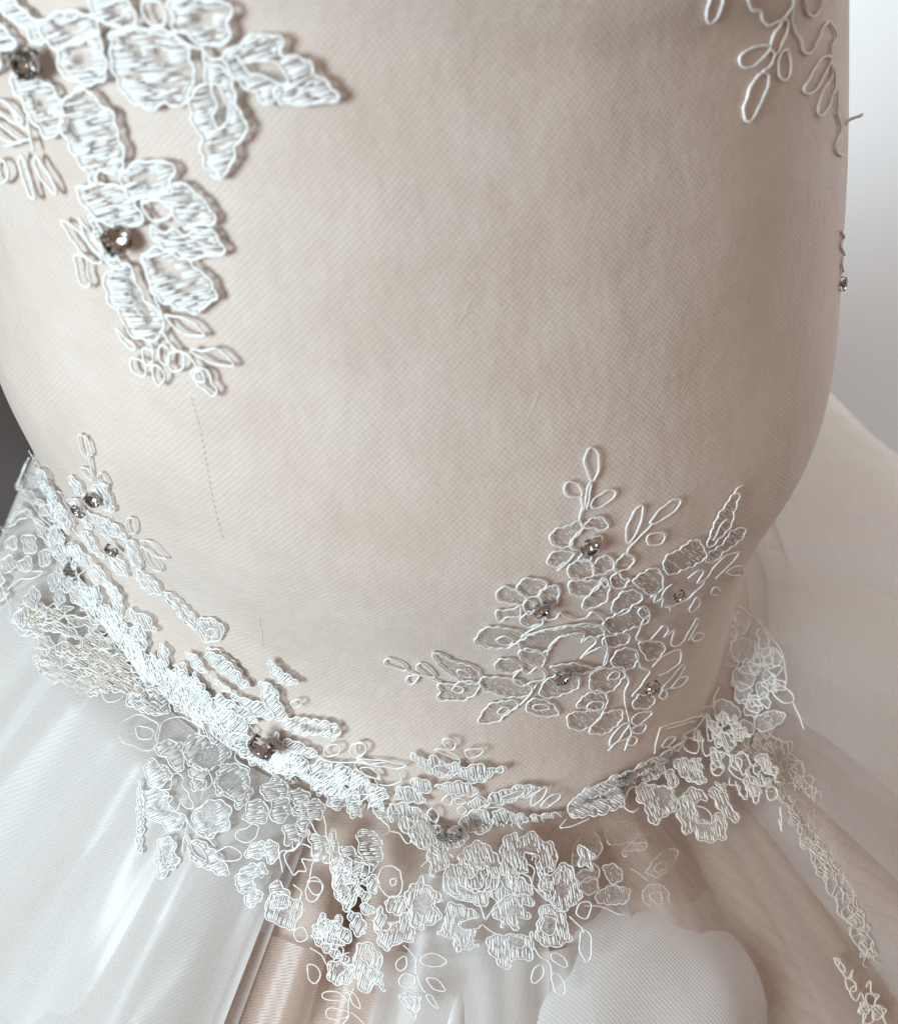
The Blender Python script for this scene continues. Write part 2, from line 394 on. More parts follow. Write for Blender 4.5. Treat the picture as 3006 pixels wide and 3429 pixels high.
# ------------------------------------------------------------------ lace drawing
# Every applique is one block.  Header: label | lies on (b bodice, s skirt, w both) | stand-off mm | cord radius mm |
# stitch angle | stitch spacing px | origin x, origin y, scale of the coordinates in the photograph.
# P petal, L leaf (closed, stitched; | opens an unbound eye, ! an eye bound with cord), C closed cord loop, c open cord.
LACE = r'''
@thick white corded lace flower with two serrated leaves, high on the bodice|b|2.6|0.46|-12|9|0,0,1.4933
L 1130 265 1180 225 1240 180 1310 155 1370 165 1405 155 1415 195 1410 235 1450 265 1500 270 1555 295 1570 330 1600 370 1650 405 1690 455 1660 490 1600 490 1540 505 1480 495 1420 505 1405 470 1400 420 1375 430 1385 470 1365 500 1330 490 1290 450 1230 410 1190 365 1150 320 ! 1200 270 1240 290 1320 285 1390 295 1430 340 1445 395 1400 400 1350 370 1310 355 1270 355 1240 320
L 1040 300 1050 360 1020 410 980 460 970 530 985 600 1030 650 1020 700 1035 760 1050 820 1090 865 1130 860 1160 810 1190 780 1180 730 1200 690 1245 650 1240 600 1215 540 1190 480 1180 420 1165 350 1120 320 ! 1085 400 1075 440 1100 500 1080 560 1105 620 1140 600 1160 540 1140 480 1120 420
P 590 150 585 250 600 330 620 400 660 450 700 500 760 520 810 515 850 490 890 515 950 480 975 420 990 360 975 280 950 220 900 170 880 140 700 120 650 140 | 640 160 700 190 730 270 690 240 | 770 220 830 230 860 290 830 300 780 250
P 870 -20 890 60 880 110 930 140 1000 190 1060 205 1140 200 1160 160 1150 100 1170 60 1130 -20
C 740 -10 745 60 790 110 840 105 850 60 820 -10
P 480 -20 520 70 600 110 680 130 710 90 690 30 640 -20
c 880 140 950 200 1030 230 1080 280 1130 270
c 1030 210 1040 300
P 330 240 420 180 520 150 550 260 560 370 480 400 390 380 340 330
P 340 560 350 640 400 740 450 820 510 900 530 830 600 850 650 800 630 680 600 570 540 500 440 420 370 480 | 370 570 410 640 430 700 390 650
P 0 60 60 120 120 200 80 240 20 200 -20 150
P 20 20 80 60 160 120 220 200 260 190 230 110 170 40 100 -10
P 230 110 300 60 380 40 480 60 530 140 440 190 360 220 290 210
P -20 200 40 230 40 330 -20 360
P 120 330 180 360 250 390 330 460 350 600 290 670 220 610 160 500 110 420
L 640 850 700 800 780 785 870 795 895 840 880 890 870 940 760 960 680 970 650 930
C -10 500 60 490 110 530 160 590 120 600 60 560 -10 520
C -10 590 40 600 100 650 150 690 110 700 50 670 -10 620
C 150 760 180 830 200 900 215 980 195 970 165 890 140 800
C 220 760 260 820 300 880 320 950 290 930 240 860 215 800
C 20 790 60 790 90 850 60 900 20 880 10 830
c 180 540 190 640 210 740
c 100 520 140 600 190 640
c 60 720 120 700 190 680
* 215 290 104
@white corded lace flower trailing looped sprigs beside the faint bodice seam|b|2.4|0.42|-8|8.5|0,650,1.792
P 880 20 950 -30 1040 -60 1100 -100 1160 -60 1230 0 1290 70 1300 130 1260 170 1190 160 1130 190 1120 150 1060 110 1055 60 1000 20 930 10
C 880 30 950 15 1040 30 1060 80 1030 120 960 140 910 100
P 930 170 1000 200 1060 190 1120 220 1200 190 1290 200 1340 250 1360 310 1310 350 1250 340 1190 370 1120 340 1040 310 980 270 940 230
P 900 330 960 300 1050 330 1140 370 1200 420 1260 460 1300 540 1320 600 1250 640 1200 690 1130 670 1060 640 1000 620 950 570 930 500 890 400 | 910 360 960 350 1040 390 1100 460 1060 480 990 440 940 400
P 665 450 670 560 720 660 780 740 800 800 870 850 960 840 1010 790 1000 720 940 640 890 590 850 500 810 400 740 420 | 800 440 850 560 900 640 940 740 900 700 850 620 815 520
P 500 -60 560 60 640 140 740 160 880 150 860 60 800 -40 700 -80
P 570 100 620 150 660 240 700 330 770 380 770 420 710 410 660 350 630 260 590 180
C 410 135 440 200 500 290 560 360 610 390 645 385 630 340 570 270 500 190 430 140
C 490 345 555 355 565 440 575 530 520 510 505 430
C 510 120 560 180 610 260 650 330 620 330 560 250
C 1020 700 1080 710 1160 730 1220 780 1250 820 1180 825 1110 800 1060 760
C 1165 905 1240 915 1320 900 1370 940 1420 1000 1380 1005 1300 990 1230 960
C 1170 1050 1210 1020 1270 1040 1290 1110 1320 1150 1300 1190 1250 1150 1200 1110
C 1190 1050 1230 1040 1250 1100 1210 1100
C 730 785 790 840 850 900 820 910 770 860
C 890 900 940 920 945 980 910 1000 885 950
C 980 920 1000 880 1040 920 1030 1000 990 980
C 1050 930 1110 920 1130 970 1110 1030 1060 1040 1030 980
C 815 970 850 960 900 1000 900 1070 840 1050 815 1010
C 945 1000 990 1020 1015 1080 980 1130 950 1070
c 1000 800 1030 840 1070 900 1130 930 1170 960 1210 1020
c 920 850 940 890 960 940
c 880 330 920 480 960 600 1010 720
* 760 235 96
@white outline sprigs of looped cord at the far edge of the bodice|b|0.6|0.42|20|9|2200,0,1.8586
c 320 -20 300 60 295 110 320 135 355 110 385 50 400 -20
c 550 -20 580 50 630 60 645 110 680 150 730 135 780 100 830 30 840 -20
C 780 110 740 170 700 240 690 290 720 330 750 300 780 230 800 160
C 690 290 620 280 550 310 500 350 500 390 530 415 600 400 650 350
C 760 320 740 400 745 460 775 495 810 470 820 400 800 310
c 720 330 700 390 640 450
C 640 450 580 510 550 590 525 680 535 740 560 755 600 700 650 600 675 520 680 460
c 830 30 825 110 840 180 880 240 890 300 920 330 960 310 990 240 1020 170 1050 130
c 910 -20 920 60 950 100 990 70 1010 -20
c 1050 130 1090 180 1100 240 1070 290 1070 340
C 1060 350 1000 370 950 460 900 550 920 580 980 550 1030 460 1070 370
C 1070 480 1020 560 990 660 990 710 1020 715 1050 670 1080 590 1095 500 1080 400
c 1110 560 1110 700 1130 800 1100 890 1110 950 1150 970
c 1130 1430 1150 1480 1130 1530 1155 1580 1135 1640 1150 1700
* 1176 1766 44
@spreading ivory corded spray of small flowers set with five crystals on the bodice|b|0.9|0.27|35|9|1200,1400,1.28
C 990 265 970 220 960 170 975 130 1000 125 1022 160 1020 220 1000 265
C 945 330 890 330 875 295 890 270 930 275 945 305
C 985 370 1010 335 1060 305 1090 305 1085 335 1040 370 1000 380
c 990 265 970 300 965 360 950 400
c 945 330 950 380 940 430 960 460
c 990 275 985 320 970 390
P 960 460 1000 420 1040 420 1060 450 1040 475 1000 465
P 940 440 880 455 820 490 820 530 860 545 900 540 920 500 950 470
P 860 560 815 580 805 615 830 630 880 610 920 575
P 1000 500 1040 510 1025 560 980 600 940 600 960 560
c 920 575 890 610 840 650
c 960 460 930 500 905 520 900 545 940 560
P 900 620 890 660 910 680 960 680 1000 660 1000 620 960 600
P 1000 660 1000 620 1030 590 1070 590 1090 630 1060 650
P 1090 630 1120 580 1160 580 1170 610 1140 640 1100 650
P 1100 650 1120 680 1155 680 1140 710 1100 720 1070 690
P 905 690 900 740 950 755 1000 735 1035 695 980 690
P 1035 695 1060 685 1065 730 1050 780 990 805 955 800 960 770 990 740
C 1030 690 1050 675 1065 700 1050 715
P 590 770 600 720 640 715 680 740 720 770 690 790 640 780
P 690 690 740 680 795 690 800 710 760 750 720 760 680 735
P 770 740 820 710 850 720 845 780 800 800
P 600 860 590 820 640 810 690 800 680 840 640 840
P 690 860 720 820 780 840 785 870 730 880
C 700 800 715 770 745 780 750 815 725 830
c 790 810 800 850 840 850 860 825 900 850 970 845 1000 820 1045 855 1040 875 960 870 850 885 760 905 690 930
c 690 930 730 900 790 870
L 495 935 540 890 610 885 680 905 715 925 660 960 610 975 540 970 500 950 ! 590 940 620 920 660 940 640 960 600 955
P 690 940 760 910 850 890 950 880 1030 885 1040 920 960 930 900 920 840 940 800 990 740 990 690 970
c 800 1010 830 945 900 915 960 915 950 950 990 925 1015 945 980 980 945 1020 1000 985 1035 970 1060 1000 1050 1050 980 1080
P 680 1000 700 980 770 985 795 1020 780 1050 720 1035 690 1020
P 580 1055 600 1020 660 1030 700 1060 660 1080 610 1075
P 800 1110 860 1090 930 1095 935 1140 880 1175 810 1190 770 1170
P 820 1060 900 1040 1000 1060 1040 1055 970 1085 880 1080
P 525 1105 600 1100 690 1120 740 1150 715 1180 650 1190 570 1165 530 1155
C 660 1100 690 1070 720 1085 760 1060 790 1080 790 1110 740 1120 700 1140 670 1130
c 760 1130 710 1200 660 1240
L 510 1300 530 1250 570 1215 640 1200 680 1215 650 1250 590 1290 540 1300 ! 590 1250 620 1230 640 1240 610 1265
L 715 1230 730 1200 790 1200 830 1220 850 1250 830 1270 760 1265 720 1250 ! 740 1230 790 1215 810 1240 760 1245
L 315 990 350 1000 400 1030 470 1045 510 1080 525 1110 500 1130 450 1120 380 1080 330 1030 ! 430 1090 425 1065 455 1070 480 1100
L 335 1190 350 1160 345 1130 400 1130 460 1115 515 1130 505 1165 460 1195 400 1200 370 1205 ! 400 1160 410 1140 450 1145 430 1170
C 110 1040 125 1020 170 1030 210 1065 190 1070 140 1055
C 250 1065 260 1040 300 1060 325 1100 290 1090
C 205 1120 215 1095 260 1090 245 1120 215 1130
c 200 1070 260 1090 320 1110 370 1130
C 1140 520 1140 470 1170 400 1205 365 1210 400 1190 470 1150 530
C 1240 440 1270 400 1330 350 1370 345 1350 390 1290 430 1255 450
C 1225 520 1240 490 1290 485 1305 505 1280 535 1235 535
c 1250 450 1190 510 1150 550 1140 580
L 1490 545 1500 480 1540 400 1590 330 1620 320 1605 390 1580 460 1530 520
c 1510 520 1540 460 1570 420
c 1590 330 1610 300 1640 280
L 1540 540 1590 480 1650 465 1630 510 1570 560 1520 600 1480 610 1490 570
P 1300 640 1310 590 1370 550 1440 515 1465 540 1480 580 1440 620 1390 640 1330 660
P 1170 690 1200 660 1250 635 1280 650 1300 690 1290 730 1240 745 1200 720
P 1085 820 1090 770 1130 735 1190 735 1210 770 1170 790 1130 830
c 1400 680 1450 645 1470 650 1440 700 1480 680 1540 600 1620 565 1600 600 1520 680
C 1570 650 1600 630 1635 630 1630 660 1590 665
C 1500 740 1520 715 1540 735 1525 750
C 1410 810 1440 760 1455 780 1430 820 1415 825
c 1480 690 1440 730 1380 780 1310 800
c 1240 760 1270 740 1260 780 1300 760 1290 800 1320 790 1330 820
c 1340 700 1310 720 1290 760
P 1045 880 1060 850 1140 810 1200 800 1240 830 1220 870 1140 900 1080 910
C 1190 820 1220 795 1240 830 1210 845
c 1220 840 1200 890 1185 940 1240 940 1300 880 1320 900 1300 930 1345 900 1330 960 1360 970 1400 920 1440 850 1450 855 1430 900 1400 950
C 1420 940 1440 915 1470 920 1455 945 1430 950
P 1040 940 1080 920 1140 910 1150 950 1090 970 1050 965
P 1080 1050 1090 1000 1150 975 1190 1000 1180 1050 1130 1070
P 1200 950 1300 960 1290 1010 1240 1030 1210 1000
c 1040 880 1050 930 1060 990 1040 1050
P 980 1120 1000 1080 1070 1060 1120 1060 1130 1100 1080 1160 1010 1170 985 1150
C 1060 1110 1075 1085 1110 1080 1100 1110
c 1250 1060 1300 1010 1370 990 1360 1050 1280 1100
c 1180 1000 1200 1060 1240 1080 1200 1140 1160 1190
C 1290 1160 1330 1110 1380 1050 1390 1060 1340 1140
C 1330 1150 1370 1110 1400 1105 1380 1140
C 1280 1190 1300 1160 1315 1180 1295 1200
P 1170 1230 1190 1180 1230 1180 1260 1200 1230 1240
P 930 1230 950 1190 1030 1160 1060 1200 1040 1240 970 1240
P 890 1310 900 1260 960 1250 1040 1250 1000 1310 930 1330
P 980 1340 1010 1300 1060 1250 1120 1250 1110 1300 1050 1345
C 975 1240 990 1210 1040 1210 1030 1240
C 1160 1290 1190 1260 1250 1255 1220 1290 1180 1310
C 1160 1330 1200 1310 1225 1310 1210 1340 1170 1345
C 1065 1390 1090 1340 1140 1300 1150 1310 1110 1370 1070 1400
c 1060 1420 1090 1390 1140 1370 1160 1350
C 1140 1390 1160 1360 1185 1370 1170 1395
c 1140 1240 1150 1300 1160 1350 1130 1420
c 1120 1070 1150 1120 1130 1180 1140 1240
* 972 538 58
* 772 795 58
* 862 1083 58
* 1234 1140 54
* 1355 738 44
@white lace spray with three small crystals climbing the bodice from the waist|b|1.2|0.23|50|6|0,1400,1.991
C 550 150 545 100 580 110 610 230 600 260 570 210
C 585 105 620 160 640 230 620 240
c 620 240 630 320 660 400
C 560 315 610 330 640 400 590 370
L 480 370 520 380 560 450 600 510 540 490 500 420
C 670 370 700 350 745 420 745 440 690 420
P 640 450 720 430 760 520 775 590 740 610 690 560
P 480 520 540 540 580 620 630 720 590 700 530 610
P 690 650 780 680 840 750 850 790 760 760 710 700
C 860 680 880 640 910 650 920 740 880 750
C 950 800 1010 800 1080 860 1125 920 1040 890 970 830
C 960 840 1020 880 1080 960 1085 1005 1020 970
P 860 800 920 820 950 900 955 970 900 960 860 880
P 560 740 600 740 660 830 720 920 680 900 600 850
P 600 600 680 650 740 740 760 800 690 740 630 670
P 740 900 800 900 850 960 870 1040 800 1010 760 960
C 390 480 430 490 480 600 520 700 460 640 410 560
C 270 440 320 440 380 540 400 600 340 540
c 190 200 200 260 260 330 300 400
c 215 280 190 360 195 440
c 300 400 400 560 520 740 640 880
c 860 790 800 740 740 640
L 920 1010 1000 1020 1060 1080 1090 1150 1010 1150 950 1090
L 1110 1140 1190 1180 1260 1240 1320 1330 1330 1400 1250 1340 1170 1250
P 1340 1340 1400 1310 1480 1340 1505 1400 1480 1450 1400 1480 1350 1430 ! 1390 1400 1430 1380 1460 1410 1420 1440
L 1400 1530 1470 1530 1560 1600 1640 1700 1680 1770 1560 1710 1460 1620
* 668 505 56
* 568 582 50
* 788 838 50
@dense white lace band along the waist seam with one large crystal|w|2.0|0.22|62|6|0,1400,1.991
%band
%fill 34 70 130 52 1.9 110 1640 300 1900 560 2200 860 2440 800 2500 560 2330 330 2120 150 1800
L 150 600 200 620 330 750 420 840 380 830 250 700
L 260 710 330 830 440 960 480 1000 400 940 300 820
c 160 490 230 580 300 680 400 780 500 900
* 535 1062 68
@white lace flower lying on the skirt tulle against the waist band|s|2.2|0.26|75|6|0,1400,1.991
P 60 880 80 830 130 820 150 870 120 900
P 170 830 230 800 270 840 260 910 200 920
P 40 980 90 940 140 970 120 1030 60 1030
P 150 1000 200 940 240 970 220 1030 170 1040
P 280 950 300 900 340 910 360 980 310 1020
P -20 1060 40 1040 60 1100 20 1140 -20 1130
P -20 1150 40 1140 80 1180 50 1240 -20 1250
c 100 1170 80 1200 110 1300 130 1360 180 1410 240 1440
c 80 1160 150 1100 240 1090 310 1050 230 1040
P 190 1230 250 1140 280 1200 260 1290 210 1280
P 130 1330 190 1270 220 1300 180 1400 140 1370
c -10 740 40 735 60 770 110 690 140 640 200 650
c 80 690 130 680 190 640 240 640
c 60 750 130 740 150 700 220 690
P -20 860 20 800 40 830 10 900
c 330 1350 330 1300 380 1260 420 1300 440 1260
P 340 1120 380 1040 410 1080 380 1180
P 420 1140 450 1050 480 1080 460 1180
P 480 1200 520 1140 560 1170 530 1260
P 560 1260 590 1180 640 1210 620 1290
P 380 1220 420 1170 450 1230 410 1280
P 620 1300 660 1240 700 1300 680 1360
P 720 1400 760 1340 800 1400 770 1450
P 800 1480 840 1430 880 1500 840 1540
'''
LACE += r'''
@large crystal flower of shiny white satin stitch on the waist seam|w|2.4|0.24|-38|6|300,2150,1.792
P 780 390 820 360 880 380 960 450 970 520 900 510 810 460
P 780 330 800 290 870 320 950 370 1010 420 1040 460 970 440 880 370
P 880 290 960 310 1020 320 1090 370 1130 430 1050 420 960 370
P 1040 220 1060 200 1110 220 1140 270 1160 330 1200 380 1190 440 1140 430 1080 360 1060 300
P 1170 460 1250 420 1330 430 1400 440 1490 460 1510 510 1470 550 1400 530 1310 520 1230 510
P 1190 560 1270 570 1350 610 1380 650 1300 650 1220 610
P 1110 640 1200 610 1290 650 1330 700 1310 780 1240 770 1190 820 1120 790 1080 720 | 1190 680 1240 660 1280 700 1230 720
P 850 540 930 520 1020 560 1090 620 1060 690 980 760 930 720 880 640 860 590 | 930 560 990 550 1010 590 950 590
L 1090 75 1140 110 1200 150 1260 210 1180 215 1130 190
%fill 18 60 105 35 1.7 700 2440 900 2460 1180 2570 1330 2640 1260 2720 1000 2650 820 2560
L 720 50 760 30 800 40 870 100 940 170 975 240 910 220 830 150 750 100
L 750 180 800 200 870 265 810 250
L 600 40 650 40 700 100 740 160 680 140
L 540 120 600 150 650 220 700 290 640 260 580 190
P 620 250 680 230 740 290 755 340 700 370 640 330
C 1220 330 1270 310 1290 340 1250 360
C 1420 610 1480 580 1520 600 1500 640 1430 650
C 1565 620 1600 580 1660 580 1665 620 1610 660
c 1080 720 1110 780 1180 870 1200 920
c 1080 700 1130 790 1190 850 1230 860
P 1340 720 1400 670 1450 690 1470 740 1440 790 1370 850 1340 800
C 1600 700 1640 670 1700 720 1750 790 1680 770 1620 740
P 1480 730 1540 700 1600 760 1640 820 1580 840 1500 790
P 1400 830 1480 800 1550 860 1530 900 1430 900
C 1450 770 1480 740 1510 760 1490 790
c 1380 650 1480 690 1600 690 1700 700 1790 690
c 1590 900 1640 920 1690 880 1730 880 1730 940 1680 960 1720 1060 1790 1130
* 1095 530 96 -0.55 -0.65
@white satin stitched flower with open eyes and two leaves hanging over the skirt|s|1.6|0.24|-30|6.5|300,2150,1.792
P 590 580 650 570 740 550 735 620 770 640 790 590 830 600 850 660 820 720 770 760 720 780 640 770 590 750 580 690 | 640 700 700 660 760 650 770 720 700 770
P 400 650 430 620 500 605 560 620 560 700 580 770 520 780 480 720 420 690
P 760 790 830 750 910 760 960 810 950 860 980 920 940 980 890 1010 850 950 770 920 | 780 840 850 800 900 830 900 890 820 900 780 880
P 640 1020 700 980 770 950 840 1000 850 1080 840 1130 780 1130 750 1170 690 1150 640 1090 | 680 1030 740 980 770 1020 760 1080 720 1100
P 350 800 370 710 430 740 490 790 500 830 440 870 380 850
P 345 960 350 890 430 880 480 910 500 980 560 1030 590 1070 540 1130 490 1120 430 1080 360 1060 345 1000 | 420 960 480 960 520 1010 470 1040
C 500 820 540 800 570 830 560 870 600 920 640 970 630 1000 590 990 560 960 540 1010 510 1010 490 970 520 930 480 920 450 890 500 880
P 600 780 680 770 720 790 700 820 630 830
P 610 860 660 830 710 850 690 890 630 900
c 590 1040 600 1100 580 1170 570 1260
c 600 1060 640 1130 720 1180 770 1230
c 720 800 740 860 700 900 670 960
L 420 1220 450 1170 500 1170 530 1220 520 1270 560 1290 530 1350 480 1370 460 1420 420 1400 430 1340 395 1310 430 1280 ! 450 1220 490 1210 500 1260 470 1330 455 1280
L 600 1160 620 1190 690 1190 750 1240 790 1270 830 1330 850 1380 800 1390 730 1360 660 1340 620 1280 600 1220 ! 620 1210 660 1220 710 1280 700 1310 640 1260
L 320 830 335 960 340 1100 325 1270 300 1180 310 1050 300 980
C 215 490 290 450 350 465 420 515 400 580 410 640 340 665 270 630 210 610 185 560
C 285 520 330 520 390 550 380 590 310 590
c 420 600 430 520 470 480 540 460 610 490 680 480 760 490 830 520 860 570 850 620 910 630 870 700 900 740 960 780 940 820
c 520 410 570 440 560 390 590 390 620 430 680 460 700 400 720 450 760 470
P 230 290 215 250 260 240 270 200 330 240 380 270 330 290
P 330 180 380 150 440 150 430 200 370 230
P 420 230 470 190 520 210 525 290 480 320 410 290
P 245 320 300 290 370 320 410 300 470 350 490 430 430 450 360 440 290 420 230 370
C 340 290 370 260 400 280 380 310
P 520 180 580 170 620 220 600 290 560 350 520 330
@crumpled white lace flowers folded into the gap below the waist seam|s|3.0|0.25|-12|6.5|300,2150,1.792
%fill 9 70 110 70 1.8 960 2640 1180 2640 1330 2700 1330 2900 1230 2980 1180 3200 1060 3050 960 2900
P 1020 920 1100 840 1160 870 1190 940 1120 970 1060 970
P 930 1080 960 980 1040 990 1080 1050 1060 1100 980 1100
C 890 1150 940 1110 1020 1130 980 1190 930 1190
P 890 1430 950 1330 1040 1320 1080 1370 1000 1400 1010 1470 1060 1500 1020 1550 960 1570 930 1500
P 1090 1010 1130 960 1190 970 1200 1040 1160 1100 1100 1100
P 1200 930 1260 910 1310 940 1290 1000 1220 1000
C 1210 1030 1250 1010 1260 1060 1220 1070
P 1160 1130 1240 1120 1300 1180 1240 1220 1170 1190
P 1060 1220 1110 1180 1150 1220 1130 1290 1080 1310
P 960 1230 1040 1180 1080 1240 1030 1290 960 1280
C 1180 1270 1230 1230 1300 1240 1370 1280 1340 1300 1280 1290 1310 1360 1260 1360 1240 1390 1210 1350
C 770 1260 850 1220 930 1260 900 1300 800 1300
P 1270 1010 1340 970 1400 1010 1380 1090 1300 1080
P 1420 950 1490 930 1540 980 1500 1030 1430 1010
P 1540 1000 1600 980 1620 1040 1570 1080
P 1440 1170 1480 1180 1500 1300 1540 1420 1570 1540 1500 1540 1460 1400
P 1600 1180 1680 1160 1740 1220 1740 1340 1680 1370 1620 1290
P 1500 1260 1560 1250 1640 1330 1670 1370 1600 1390 1530 1340
C 1320 1420 1360 1400 1400 1430 1390 1500 1340 1490
c 1310 1100 1360 1170 1390 1260 1340 1330 1330 1420
c 1400 1060 1420 1180 1460 1320
P 1080 1560 1120 1420 1200 1480 1190 1570 1140 1600
c 1230 1440 1280 1480 1270 1560 1310 1600
'''
